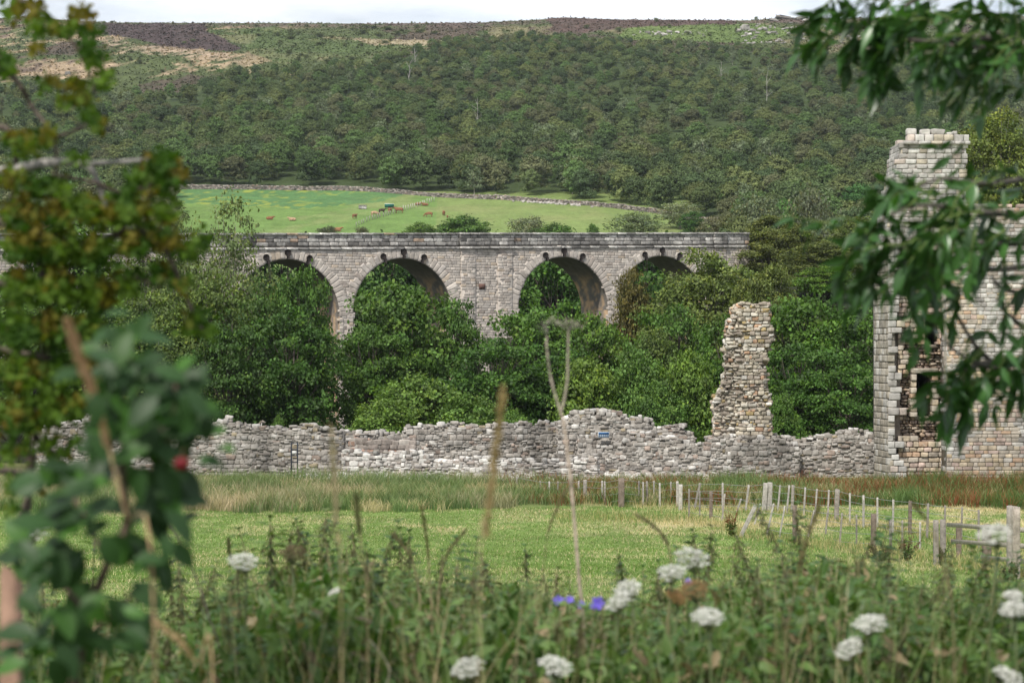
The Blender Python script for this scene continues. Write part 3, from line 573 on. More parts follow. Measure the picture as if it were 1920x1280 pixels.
# tower
TP = [(.44, .385, .32, 4), (.47, .39, .29, 3), (.47, .33, .23, 1.3), (.45, .35, .30, 2.4), (.49, .455, .41, 2.0), (.46, .37, .25, 1.3)]
TG = [(.41, .39, .365, 5), (.46, .445, .415, 3), (.34, .32, .295, 2), (.41, .35, .305, 1.1), (.44, .39, .31, .4)]
def tower():
    rng = np.random.default_rng(41); Y0 = 107.0; base = at(1780, 640, Y0); base[2] = -7.6; root = empty('tower', base)
    tag(root, 'tall ruined stone tower with broken turret and two dark window openings', 'tower')
    X = lambda px, Y=Y0: (px - 960) / F * Y
    Z = lambda py, Y=Y0: (640 - py) / F * Y
    ex = np.array((1., 0, 0)); fn = np.array((0, -1., 0)); zb = -8.2
    # right wall, nearer, ashlar
    a = Acc(); Yr_ = 106.0; o = np.array((X(1775, Yr_), Yr_, 0)); Lr = X(2120, Yr_) - o[0]
    ztop = lambda u: Z(386, Yr_) + (vnoise(u * 1.1, u * 0, 4) - .5) * .9
    masonry(a, rng, o, ex, fn, Lr, zb, 8, lambda u, z: (z < ztop(u)) & (fbm(u / 2.5, z / 2.5, 51, 3) < .56), (.17, .27), (.22, .6), pal=TP, dj=.008, rnd=.07, jit=.010, tilt=.003, gap=.008, thick=.2)
    masonry(a, rng, o, ex, fn, Lr, zb, 8, lambda u, z: (z < ztop(u)) & (fbm(u / 2.5, z / 2.5, 51, 3) >= .545), (.18, .28), (.22, .58), pal=TG, dj=.008, rnd=.07, jit=.010, tilt=.003, gap=.008, thick=.2)
    masonry(a, rng, o + np.array((0, 7, 0)), np.array((0, -1., 0)), np.array((-1., 0, 0)), 7, 5, 8, lambda u, z: z < Z(392), (.25, .34), (.3, .7), pal=TG, dj=.02, rnd=.06, jit=.03, thick=.25)
    box(a, (o[0] + Lr / 2 + .1, Yr_ + .785, (zb + Z(392)) / 2), (Lr / 2 + .1, .75, (Z(392) - zb) / 2), (.38, .34, .29))
    box(a, (o[0] + Lr - .6, Yr_ + 5, (zb + Z(392)) / 2), (.75, 4, (Z(392) - zb) / 2), (.25, .22, .19))
    a.build('wall', M_ashlar, root, base)
    # jamb of the right wall, the return at px 1775
    j = Acc(); masonry(j, rng, np.array((o[0], Yr_ + 1.6, 0)), np.array((0, -1., 0)), np.array((-1., 0, 0)), 1.6, zb, Z(395), lambda u, z: z < 99, (.25, .34), (.3, .6), pal=TG, dj=.02, rnd=.08, jit=.03, thick=.2)
    # left flank: angled buttress px 1638..1665, front strip 1665..1692
    A0 = at(1638, 640, 109.3); B0 = at(1665, 640, 106.9); A0[2] = B0[2] = 0; d = B0 - A0; Lb = float(np.linalg.norm(d)); ub = d / Lb; nb_ = np.array((ub[1], -ub[0], 0)); nb_ = nb_ if nb_[1] < 0 else -nb_
    tb = Z(462)
    masonry(j, rng, A0, ub, nb_, Lb, zb, tb, lambda u, z: z < 99, (.3, .45), (.25, .5), pal=[(.30, .27, .22, 4), (.36, .33, .28, 3), (.44, .42, .38, 1.5)], dj=.01, rnd=.05, jit=.02, tilt=.005, thick=.2)
    masonry(j, rng, np.array((B0[0], B0[1], 0)), ex, fn, X(1700) - B0[0], zb, tb, lambda u, z: (z < tb - .2) & (u < X(1686 + 0) - B0[0] + (vnoise(z * 2.5, z * 0, 6) - .5) * 1.2), (.3, .42), (.35, .7), pal=TG, dj=.015, rnd=.06, jit=.02, tilt=.005, thick=.25)
    zc = (zb + tb) / 2 - .1; box(j, ((X(1668) + X(1692)) / 2, Y0 + 2.75, zc), ((X(1692) - X(1668)) / 2, 2.1, (tb - zb) / 2 - .1), (.22, .19, .17))
    box(j, (20.62, 109.0, zc), (.3, 1.45, (tb - zb) / 2 - .12), (.22, .19, .17))
    j.build('buttress', M_ashlar, root, base)
    # broken recess between, with two openings
    r = Acc(); win = [(1731, 1758, 590, 646), (1716, 1745, 700, 781)]
    Yc = Y0 + .9; oo = np.array((X(1680, Yc), Yc, 0)); Lc = X(1780, Yc) - oo[0]
    def hole(u, z, m=0):
        px = 960 + F * (oo[0] + u) / Yc; py = 640 - F * z / Yc; h = np.zeros(np.shape(u), bool)
        for x0, x1, y0, y1 in win: h |= (px > x0 - m) & (px < x1 + m) & (py > y0 - m) & (py < y1 + m)
        return h
    masonry(r, rng, oo, ex, fn, Lc, zb, Z(440), lambda u, z: ~hole(u, z, 2), (.1, .24), (.15, .45), pal=[(.40, .30, .22, 4), (.30, .23, .19, 3), (.46, .38, .30, 2), (.22, .17, .14, 2)], dj=.14, rnd=.25, jit=.1, tilt=.1, thick=.3)
    # facing left standing above and beside the breach
    def face(u, z):
        px = 960 + F * (oo[0] + u) / Yc; py = 640 - F * z / Yc; e = (vnoise(z * 3, u * .7, 9) - .5) * 16
        keep = (py < 640) & (px < 1724 + e) | (py < 585 + e * .5) | (px < 1700 + e) & (py < 700) | (py > 820 + e) | (px > 1752 + e * .3) & (py < 640)
        return keep & ~hole(u, z, 3) & (py > 440)
    masonry(r, rng, oo - np.array((0, .55, 0)), ex, fn, Lc, zb, Z(440), face, (.22, .34), (.3, .6), pal=TP[:4], dj=.03, rnd=.1, jit=.04, tilt=.02, thick=.28)
    box(r, (X(1728, Yc + 3.6), Yc + 3.6, (zb + Z(460)) / 2), (1.7, .3, (Z(460) - zb) / 2), (.10, .085, .07)); box(r, (X(1735), Yc + 2, Z(452)), (1.6, 2.0, .12), (.2, .17, .15))  # dark room wall; unseen cover slab added to keep the openings dark
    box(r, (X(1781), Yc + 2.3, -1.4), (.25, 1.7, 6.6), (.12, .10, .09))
    r.build('broken_bay', M_rubble, root, base)
    for x0, x1, y0, y1 in win:   # dressed jambs and lintel of each opening
        wv = Acc(); xa, xb = X(x0, Yc), X(x1, Yc); za, zb2 = Z(y1, Yc), Z(y0, Yc); z = za
        while z < zb2 - .05:
            h = min(rng.uniform(.25, .4), zb2 - z)
            for xx in (xa - .16, xb + .16):
                stones(wv, rng, np.array([[xx, Yc - .16 + rng.normal(0, .03), z + h / 2]]), np.array([[rng.uniform(.14, .2), .3, h / 2 - .01]]), pick(rng, TP[:3], 1), ex, fn, .06, .02, .01)
            z += h
        stones(wv, rng, np.array([[(xa + xb) / 2, Yc - .16, zb2 + .15]]), np.array([[(xb - xa) / 2 + .3, .3, .14]]), pick(rng, TP[:1], 1), ex, fn, .06, .02, .0)
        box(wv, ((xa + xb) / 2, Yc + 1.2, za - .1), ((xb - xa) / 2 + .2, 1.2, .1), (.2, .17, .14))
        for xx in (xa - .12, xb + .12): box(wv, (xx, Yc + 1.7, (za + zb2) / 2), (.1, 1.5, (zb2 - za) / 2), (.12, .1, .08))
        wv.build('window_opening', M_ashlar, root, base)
    # turret
    t = Acc(); Yt = Y0 + .2; lf = lambda py: np.interp(py, [238, 266, 270, 288, 290, 318, 322, 345, 350, 385, 390, 440, 470], [1700, 1700, 1691, 1690, 1686, 1685, 1681, 1680, 1675, 1674, 1668, 1664, 1645])
    ot = np.array((X(1640, Yt), Yt, 0)); rtpx = 1812; e_ = .0
    def tin(u, z):
        px = 960 + F * (ot[0] + u) / Yt; py = 640 - F * z / Yt; return (px > lf(py) + 2) & (px < np.interp(py, [262, 300, 480], [1810, 1812, 1812])) & (py > 272)
    masonry(t, rng, ot, ex, fn, X(1830, Yt) - ot[0], Z(470, Yt), Z(272, Yt), tin, (.24, .34), (.3, .65), pal=TG, dj=.015, rnd=.06, jit=.025, tilt=.006, thick=.25)
    for py in np.arange(276, 470, 8.6):
        xl = X(lf(py), Yt); xr = X(rtpx, Yt); z = Z(py, Yt); box(t, ((xl + xr) / 2, Yt + 1.67, z), ((xr - xl) / 2 - .1, 1.64, .13), (.33, .30, .27))
        n = 7; C = np.stack((np.full(n, xl + .2), Yt + .3 + np.arange(n) * .5, np.full(n, z)), 1); stones(t, rng, C, np.tile((.2, .24, .12), (n, 1)), pick(rng, TG, n), ex, fn, .08, .03, .01)
        C[:, 0] = xr - .2; stones(t, rng, C, np.tile((.2, .24, .12), (n, 1)), pick(rng, TG, n), ex, fn, .08, .03, .01)
    t.build('turret', M_ashlar, root, base)
    c = Acc(); xl = X(1693, Yt); xr = X(1819, Yt); z = Z(268, Yt); u = xl
    while u < xr - .1:
        l = min(rng.uniform(.5, .9), xr - u); stones(c, rng, np.array([[u + l / 2, Yt + 1.75, z]]), np.array([[l / 2 - .01, 1.95, .09]]), pick(rng, TG, 1), ex, fn, .04, .01, .003); u += l
    u = X(1701, Yt)
    while u < X(1817, Yt) - .1:
        l = min(rng.uniform(.38, .62), X(1817, Yt) - u); stones(c, rng, np.array([[u + l / 2, Yt + .25, Z(259, Yt)]]), np.array([[l / 2 - .012, .35, .185]]), pick(rng, TG, 1) * 1.1, ex, fn, .08, .03, .01)
        stones(c, rng, np.array([[u + l / 2, Yt + 3.2, Z(259, Yt)]]), np.array([[l / 2 - .012, .35, .185]]), pick(rng, TG, 1), ex, fn, .08, .03, .01); u += l
    for x0, x1, h in ((1701, 1719, .17), (1727, 1745, .15), (1747, 1772, .16), (1776, 1788, .07), (1788, 1795, .1)):
        stones(c, rng, np.array([[X((x0 + x1) / 2, Yt), Yt + .3, Z(252.5, Yt) + h]]), np.array([[X(x1, Yt) / 2 - X(x0, Yt) / 2, .3, h]]), pick(rng, TG, 1) * 1.2, ex, fn, .12, .05, .03)
    c.build('cornice', M_ashlar, root, base)
tower()
# ------------------------------------------------------------------ small things by the ruins
def notice():
    rng = np.random.default_rng(60); p = at(1132, 815, 112.2); e = empty('notice_sign', p); tag(e, 'small blue and white notice fixed to the broken block of masonry', 'sign')
    a = Acc(); box(a, p, (.31, .015, .165), (.55, .62, .68)); a.build('panel', M_paint, e, p)
    b = Acc(); box(b, p + (0, -.02, .085), (.29, .006, .06), (.03, .10, .24)); b.build('header', M_paint, e, p)
    c = Acc()
    for k in range(4):
        for wds in range(5):
            box(c, p + (-.24 + wds * .115, -.02, -.0 - k * .035), (.042 if (k + wds) % 3 else .03, .005, .009), (.12, .2, .32))
    c.build('lettering', M_paint, e, p)
notice()
def frame():
    Y = 109.6; b = hit(552, 868, 100, 115); b = np.array(((552 - 960) / F * Y, Y, float(hgt(0, Y)))); e = empty('metal_frame', b); tag(e, 'upright black metal frame with a white card standing against the left wall', 'metal frame')
    zt = (640 - 829) / F * Y; h = zt - b[2]; m = b[2] + h / 2
    for s in (-1, 1):
        a = Acc(); box(a, (b[0] + s * .17, Y, m), (.035, .035, h / 2), (.03, .035, .045)); a.build('post', M_paint, e, b)
    for z in np.linspace(b[2] + .3, zt - .03, 6):
        a = Acc(); box(a, (b[0], Y, z), (.14, .02, .025), (.03, .035, .045)); a.build('rung', M_paint, e, b)
    a = Acc(); box(a, (b[0], Y - .045, (640 - 848) / F * Y), (.12, .008, .09), (.6, .6, .58)); a.build('card', M_paint, e, b)
frame()
def prop():
    a = Acc(); p = at(478, 803, 114.4); q = at(491, 789, 114.4); tube(a, [p, q], .06, (.16, .13, .10), 6); tube(a, [at(490, 803, 114.4), q], .035, (.4, .38, .35), 5); tube(a, [q, q + (.18, 0, -.12)], .08, (.3, .26, .22), 6)
    b = p.copy(); tag(a.build('timber_prop', M_wood, None, b), 'leaning timber prop poking above the left ruined wall', 'timber')
prop()

# ------------------------------------------------------------------ trees
def crown(a, rng, H, Rr, nl, ns, nf, leaf, base=.2, lobe=(.34, .5), clump=.16, col=(.06, .1, .03), cvar=.22, flat=.75, prof='round', low=-.55, tone=.25, nr=.75, yl=1.0, cap=0):
    lobes = []; ga = 2.39996
    for i in range(nl):
        t = (i + .5) / nl; th = i * ga + rng.uniform(-.4, .4)
        z = base + (1 - base) * (.16 + .70 * t + rng.normal(0, .03))
        w_ = {'round': math.sqrt(max(.05, 1 - (2 * t - .8) ** 2 / 1.6)), 'dome': math.sqrt(max(.05, 1 - t ** 2 * .95)), 'cone': 1.1 - t}[prof]
        rr = Rr * rng.uniform(*lobe) * (1 - .25 * t)
        d = max(0, Rr * w_ - rr) * rng.uniform(.55, 1.05)
        lobes.append((d * math.cos(th), d * math.sin(th), H * z - (0 if t < .8 else rr * .25), rr))
    lobes.append((0, 0, H * (base + (1 - base) * .5), Rr * .55))
    for _ in range(cap): lobes.append((rng.normal(0, .06 * Rr), rng.normal(0, .06 * Rr), H * .60, Rr * .66))
    lb = np.array(lobes); wt = lb[:, 3] ** 2; k = nl * ns
    li = rng.choice(len(lb), k, p=wt / wt.sum()); d = rdir(rng, k); d[:, 2] = np.abs(d[:, 2]) * 1.0 + low * rng.uniform(0, 1, k); d = norm(d)
    cp = lb[li, :3] + d * (lb[li, 3] * np.where(rng.uniform(0, 1, k) < .12, 1.22, rng.uniform(.72, 1.1, k)))[:, None] * np.array((1, 1, flat)); cp[:, 2] = np.minimum(cp[:, 2], H)
    cr_ = Rr * clump * rng.uniform(.7, 1.35, k); ct = 1 + rng.normal(0, tone, k)
    ix = np.repeat(np.arange(k), nf); n = len(ix); off = rng.normal(0, .55, (n, 3)) * np.array((1, 1, .55)); P = cp[ix] + off * cr_[ix][:, None]
    cd = norm(P * np.array((1, 1, .8)) - np.array((0, 0, H * .35)) ); nn = norm(d[ix] * .55 + cd * .35 + np.array((0, 0, .4)) + rdir(rng, n) * nr); D = rdir(rng, n) + np.array((0, 0, -.25))
    c = np.array(col) * (ct[ix] * (1 + rng.normal(0, cvar, n)))[:, None].clip(.35, 2.1)
    yel = rng.uniform(0, 1, n)[:, None] * (rng.uniform(0, 1, k)[ix] ** 2)[:, None]; c = c * (1 + yl * yel * np.array((.7, .35, -.2)))
    place(a, QUAD, P, D, nn, leaf * rng.uniform(.7, 1.3, n), c); return lb
def limbs(a, rng, H, lb, r0, col, base=.2, n=None):
    tp = np.array((rng.normal(0, .02 * H), rng.normal(0, .02 * H), H * .72)); pts = [(0, 0, -.5), (rng.normal(0, .02 * H), 0, H * base), tp]
    P = np.array([np.array(pts[0]) * (1 - t) ** 2 + 2 * t * (1 - t) * np.array(pts[1]) + t * t * np.array(pts[2]) for t in np.linspace(0, 1, 8)]); tube(a, P, np.linspace(r0, r0 * .25, 8), col, 7)
    for i, l in enumerate(lb[:n] if n else lb):
        t = rng.uniform(.3, .85) * 7; k = int(t); s = P[k] + (P[min(k + 1, 7)] - P[k]) * (t - k); e = np.array(l[:3]); m = (s + e) / 2 + np.array((0, 0, .04 * H)) + rng.normal(0, .02 * H, 3)
        Q = np.array([s * (1 - u) ** 2 + 2 * u * (1 - u) * m + u * u * e for u in np.linspace(0, 1, 6)]); tube(a, Q, np.linspace(r0 * .32, r0 * .07, 6), col, 5)
        for _ in range(2):
            e2 = e + rdir(rng, 1)[0] * l[3] * .9; tube(a, [Q[3], (Q[3] + e2) / 2 + rng.normal(0, .05, 3), e2], [r0 * .13, r0 * .08, r0 * .03], col, 4)
PROTO = {}
def tree_proto(key, seed, H, Rr, nl, ns, nf, leaf, barkc=(.10, .085, .07), nlimb=None, r0=None, **kw):
    rng = np.random.default_rng(seed); a = Acc(); lb = crown(a, rng, H, Rr, nl, ns, nf, leaf, **kw)
    b = Acc(); limbs(b, rng, H, lb, r0 or H * .022, barkc, kw.get('base', .2), nlimb)
    V = np.concatenate(a.v); PROTO.setdefault(key, []).append((a, b, float(np.percentile(V[:, 2], 99.6)), float(np.percentile(np.hypot(V[:, 0], V[:, 1]), 97))))
for s in range(4): tree_proto('broad', 100 + s, 12, 5.2, 36, 12, 34, .29, col=(.068, .126, .026), base=.03, clump=.115, tone=.24, lobe=(.2, .34), low=-.25, flat=.6)
for s in range(3): tree_proto('shrub', 120 + s, 6, 3.4, 18, 22, 36, .20, col=(.115, .195, .042), base=.0, prof='dome', clump=.13, lobe=(.25, .4), low=-.3)
for s in range(3): tree_proto('olive', 140 + s, 12, 5.0, 34, 17, 32, .24, col=(.110, .142, .045), base=.03, prof='dome', clump=.12, barkc=(.2, .18, .16))
for s in range(2): tree_proto('dome', 150 + s, 15, 8.5, 80, 18, 34, .27, col=(.105, .140, .045), base=.0, prof='dome', clump=.075, lobe=(.14, .24), low=-.2, barkc=(.2, .18, .16))
for s in range(2): tree_proto('sparse', 160 + s, 16, 5.2, 28, 14, 20, .27, col=(.12, .165, .06), base=.12, clump=.14, barkc=(.22, .20, .17), r0=.26)
for s in range(2): tree_proto('grey', 170 + s, 6, 3.4, 16, 14, 22, .22, col=(.16, .19, .115), base=.0, prof='dome', clump=.15, barkc=(.2, .18, .16))
BUILT = {}
def plant_tree(kind, var, px, top, wpx, Y, label, tint=(1, 1, 1), rot=0, group=None, name='tree', cat='tree', sink=0):
    key = (kind, var % len(PROTO[kind])); a, b, H0, R0 = PROTO[kind][key[1]]
    x = (px - 960) / F * Y; gz = float(hgt(x, Y)) - sink; H = (640 - top) / F * Y - gz; Rw = wpx / 2 / F * Y
    if key not in BUILT:
        e = empty(name, (x, Y, gz)); t = b.build('trunk', M_bark, e, (0, 0, 0)); c = a.build('crown', M_mid, e, (0, 0, 0)); BUILT[key] = e
    else:
        e = copy_tree(BUILT[key]); e.name = name
    e.location = (x, Y, gz); e.scale = (Rw / R0, Rw / R0, H / H0); e.rotation_euler = (0, 0, rot)
    for ch in e.children: ch.color = (*(tint if ch.name.startswith('crown') else (1, 1, 1)), 1)
    tag(e, label, cat, group); return e
GM = 'trees in the valley between the ruins and the viaduct'; GB = 'bushes in the valley behind the ruins'; GV = 'trees beyond the viaduct'
TREES = [
 ('sparse', 0, 425, 372, 200, 196, 'thin grey-twigged tree rising in front of the left end of the viaduct parapet', (1, 1, 1), GM),
 ('sparse', 1, 345, 410, 150, 204, 'sparse tree left of the grey-twigged one at the viaduct end', (.9, .95, .8), GM),
 ('broad', 0, 565, 508, 130, 192, 'dark tree standing in the leftmost visible viaduct arch', (.9, 1, .9), GM),
 ('broad', 1, 475, 545, 140, 190, 'dark green tree filling the left foot of the leftmost visible arch', (.95, 1, 1), GM),
 ('sparse', 0, 250, 430, 200, 190, 'loose light green tree half hidden by the hawthorn boughs', (1, 1.05, .9), GM),
 ('olive', 0, 390, 520, 230, 172, 'olive bushy tree below the grey-twigged tree', (.85, 1, .75), GM),
 ('olive', 1, 280, 560, 240, 170, 'olive tree behind the apple shoots at the left', (.8, .95, .75), GM),
 ('broad', 2, 120, 430, 320, 185, 'broad tree hidden behind the hawthorn at the far left', (1.1, 1.1, 1), GM),
 ('broad', 3, 30, 560, 260, 160, 'low broad tree behind the left end of the ruins', (1.1, 1.1, 1), GM),
 ('broad', 1, 435, 600, 180, 158, 'dark drooping tree just behind the left ruined wall', (.75, .85, .85), GM),
 ('broad', 2, 545, 580, 200, 160, 'dense dark tree beneath the leftmost visible arch', (.75, .9, .8), GM),
 ('broad', 0, 755, 534, 245, 172, 'big dark sycamore-like tree under the second arch from the left', (1, 1.05, 1), GM),
 ('broad', 3, 700, 618, 190, 166, 'dark shoulder of foliage left of the tree under the second arch', (.9, 1, .9), GM),
 ('broad', 2, 855, 568, 130, 170, 'rounded tree against the wide viaduct pier', (.9, 1, 1), GM),
 ('broad', 1, 995, 572, 220, 165, 'tall rounded green tree left of the forked dry stalk', (1.1, 1.2, 1), GM),
 ('broad', 0, 1110, 592, 170, 175, 'low spreading green tree right of the forked dry stalk', (1.1, 1.15, .9), GM),
 ('broad', 3, 930, 640, 220, 152, 'dark tree sunk between two brighter bushes behind the middle wall', (.8, .95, .9), GM),
 ('broad', 2, 1060, 660, 190, 155, 'dark green tree behind the bright bushes near the noticed block', (.85, 1, .9), GM),
 ('shrub', 0, 790, 705, 210, 143, 'bright green bush behind the middle wall, the widest there', (1, 1, 1), GB),
 ('shrub', 1, 720, 748, 150, 140, 'low bright green bush at the left foot of the widest bush', (1, 1, .9), GB),
 ('shrub', 2, 890, 742, 170, 140, 'green bush right of the widest bush behind the middle wall', (.9, .95, 1), GB),
 ('shrub', 0, 965, 770, 90, 138, 'small green bush just above the round cap stones', (.85, .95, .9), GB),
 ('shrub', 1, 1105, 675, 170, 142, 'yellow-green bush behind the tall block with the notice', (1.1, 1.05, .9), GB),
 ('shrub', 2, 1195, 655, 150, 141, 'mid green bush behind the short stepped wall end', (.85, .95, 1), GB),
 ('shrub', 0, 1290, 660, 150, 140, 'bright green bush immediately left of the tall pillar', (1.05, 1.05, .9), GB),
 ('shrub', 1, 1240, 720, 130, 138, 'dark lower bush between the noticed block and the pillar', (.75, .85, .9), GB),
 ('olive', 2, 1185, 508, 120, 205, 'brownish bush in front of the rightmost visible arch', (.85, .62, .6), GM),
 ('dome', 0, 1330, 480, 330, 200, 'large smooth olive dome of a tree in front of the right end of the viaduct', (1.0, 1.05, .85), GM),
 ('dome', 1, 1440, 505, 230, 192, 'olive-green tree on the right shoulder of the big dome', (1, 1, .8), GM),
 ('broad', 3, 1265, 578, 170, 180, 'dark rounded tree below the olive dome', (1, 1.1, .9), GM),
 ('olive', 2, 1230, 620, 150, 176, 'olive scrub under the rightmost visible arch', (.7, .85, .7), GM),
 ('broad', 0, 1380, 590, 170, 172, 'dark tree immediately behind the top of the pillar', (.9, 1, .9), GM),
 ('broad', 1, 1500, 548, 230, 165, 'broad dark green tree right of the pillar', (1.05, 1.15, .9), GM),
 ('broad', 2, 1600, 580, 220, 158, 'dense dark tree against the left edge of the tower', (.95, 1.1, .9), GM),
 ('broad', 3, 1500, 650, 200, 150, 'darkest lower tree between the pillar and the tower', (.8, .95, .85), GM),
 ('broad', 0, 1590, 690, 180, 146, 'low dark tree above the wall joining pillar and tower', (.85, 1, .9), GM),
 ('shrub', 2, 1462, 740, 90, 140, 'green bush squeezed against the right foot of the pillar', (.75, .85, .8), GB),
 ('dome', 1, 1455, 408, 230, 250, 'yellowish olive tree above the right end of the parapet', (1.0, .92, .8), GV),
 ('olive', 1, 1540, 455, 170, 235, 'thin olive tree right of the end of the parapet', (.9, .9, .85), GV),
 ('broad', 2, 1545, 500, 130, 215, 'small bright green tree between the olive dome and the tower', (1.35, 1.35, .9), GV),
 ('olive', 2, 1620, 410, 200, 250, 'olive tree left of the tower turret base', (.85, .9, .75), GV),
 ('olive', 0, 1380, 440, 110, 262, 'small olive tree touching the parapet end', (.9, .95, .8), GV),
 ('olive', 1, 1700, 380, 220, 240, 'olive tree directly behind the tower turret', (.8, .9, .7), GV),
 ('dome', 0, 1870, 220, 300, 230, 'tall yellow-green tree right of the turret behind the ash leaves', (1.1, 1.1, .7), GV),
 ('dome', 1, 1980, 290, 300, 225, 'yellow-green tree at the right edge behind the ash leaves', (1.0, 1.05, .7), GV),
 ('broad', 0, 735, 452, 250, 262, 'dark tree seen through the second arch from the left', (.65, .8, .8), GV),
 ('broad', 3, 800, 460, 200, 285, 'second dark tree seen through the same arch, further right', (.6, .75, .75), GV),
 ('broad', 1, 1050, 448, 240, 265, 'green tree framed by the arch right of the wide pier', (.9, 1.1, .9), GV),
 ('broad', 2, 985, 460, 200, 275, 'lower tree at the left inside of the arch right of the wide pier', (.75, .9, .9), GV),
 ('broad', 3, 540, 450, 260, 262, 'dark tree behind the leftmost visible arch', (.6, .75, .75), GV),
 ('broad', 0, 1215, 450, 230, 270, 'dark tree behind the rightmost visible arch', (.6, .75, .7), GV),
 ('broad', 1, 400, 455, 220, 262, 'dark tree behind the viaduct at far left', (.7, .85, .8), GV),
 ('shrub', 0, 868, 406, 135, 452, 'dark green bush showing just above the parapet at its middle', (.65, .75, .75), GV),
 ('grey', 0, 990, 406, 90, 455, 'silvery-green bush above the parapet right of the dark bush', (1, 1, 1), GV),
 ('shrub', 1, 1040, 420, 90, 450, 'low dark bush beside the silvery bush above the parapet', (.6, .7, .65), GV),
 ('grey', 1, 1190, 398, 130, 470, 'thin silvery thicket above the parapet toward its right end', (.8, .9, .8), GV),
 ('shrub', 2, 1112, 421, 34, 455, 'tiny dark bush above the parapet over the third arch', (.6, .75, .6), GV),
 ('grey', 0, 1275, 380, 90, 500, 'silvery-grey bush at the lower end of the far field wall', (1.1, 1.1, 1.1), GV),
 ('broad', 3, 1300, 398, 54, 470, 'small round dark tree beside the silvery-grey bush', (.7, .9, .9), GV),
 ('grey', 1, 1340, 405, 90, 465, 'brownish-grey thicket above the right end of the parapet', (.85, .75, .75), GV),
 ('grey', 0, 615, 424, 50, 460, 'small dark scrub on the field above the parapet', (.5, .5, .5), GV),
 ('grey', 1, 680, 425, 40, 465, 'brown scrub on the field edge above the parapet', (.6, .55, .5), GV),
 ('shrub', 0, 790, 418, 80, 450, 'green scrub peeping over the parapet above the second arch', (.8, .85, .7), GV),
 ('grey', 0, 1420, 368, 120, 440, 'grey-green thicket high behind the viaduct end', (.7, .75, .7), GV),
 ('grey', 1, 1520, 350, 130, 380, 'grey tangled thicket between the wood and the tower', (.75, .75, .75), GV),
 ('shrub', 0, 522, 780, 40, 118, 'little dark bush in the shade behind the left ruined wall', (.7, .8, .8), GB),
]
for i, (kd, v, px, top, wpx, Y, lab, tint, grp) in enumerate(TREES):
    plant_tree(kd, v, px, top, wpx, Y, lab, tint, i * 1.7, grp, 'bush' if kd in ('shrub', 'grey') else 'tree', 'bush' if kd in ('shrub', 'grey') else 'tree')

# ------------------------------------------------------------------ hillside wood
WCOL = [(.118, .156, .062), (.092, .132, .055), (.145, .174, .066), (.074, .112, .050), (.130, .142, .072), (.098, .158, .054)]
FARP = []
for s in range(6):
    rng = np.random.default_rng(200 + s); a = Acc(); crown(a, rng, 8.5, 4.0, 5, 36, 22, .36, base=.0, col=WCOL[s], clump=.12, lobe=(.42, .62), prof='dome', cvar=.10, tone=.13, low=-.5, nr=.28, yl=.15, cap=2)
    FARP.append(a)
for s in range(2):
    rng = np.random.default_rng(210 + s); a = Acc(); lb = crown(a, rng, 9.5, 3.4, 9, 9, 11, .55, base=.1, col=(.14, .175, .10), clump=.2, cvar=.12, tone=.15, nr=.5, yl=.2)
    limbs(a, rng, 9.5, lb, .16, (.42, .38, .34), .2, 5); FARP.append(a)
rng = np.random.default_rng(77)
pts = []
ys = 330.0
while ys < 1290:
    spc = np.interp(ys, [330, 600, 900, 1200], [8.6, 9.6, 8.6, 7.8]); half = ys * .275 + 12
    xs = np.arange(-half, half, spc * .86)
    for x in xs: pts.append((x + rng.uniform(-.45, .45) * spc, ys + rng.uniform(-.45, .45) * spc))
    ys += spc
pts = np.array(pts); pz = hgt(pts[:, 0], pts[:, 1]); ppx, ppy = proj(pts[:, 0], pts[:, 1], pz)
jt = (fbm(pts[:, 0] / 40, pts[:, 1] / 60, 61, 3) - .5) * 26
ok = (ppy > np.interp(ppx, WTX, WTY) + jt * np.interp(ppy, [60, 120, 200], [.3, .8, 1.2])) & (pts[:, 1] > np.interp(ppx, WALLPX, WALLY) + 5)
lowl = (pts[:, 1] > 340) & (ppx < 322) & (pts[:, 1] < 612); lowr = (ppx > 1360) & (pts[:, 1] < 530)
gapn = (fbm(pts[:, 0] / 26 + 5, pts[:, 1] / 26, 62, 3) > .30) | (pts[:, 1] < 680)
sel = (ok & gapn) | lowl | lowr; pts = pts[sel]; pz = pz[sel]; ppy = ppy[sel]; ppx = ppx[sel]
hs = np.interp(pts[:, 1], [330, 600, 700, 850, 1100], [9.5, 11.5, 9.0, 7.6, 6.0]) * rng.uniform(.7, 1.15, len(pts))
near = np.argsort(pts[:, 1] - (hs - 9) * 8); infr = (np.abs(ppx - 960) < 990)
order = [i for i in near if infr[i]][:290]; oset = set(order)
wlab = ['dull olive tree in the lowest rows of the hillside wood', 'dusky green tree in the lowest rows of the hillside wood', 'yellowish olive tree in the lowest rows of the hillside wood',
        'deep green tree in the lowest rows of the hillside wood', 'brownish olive tree in the lowest rows of the hillside wood', 'mossy green tree in the lowest rows of the hillside wood',
        'pale birch with light stems in the lowest rows of the hillside wood', 'silvery thin birch in the lowest rows of the hillside wood']
fobj = {}
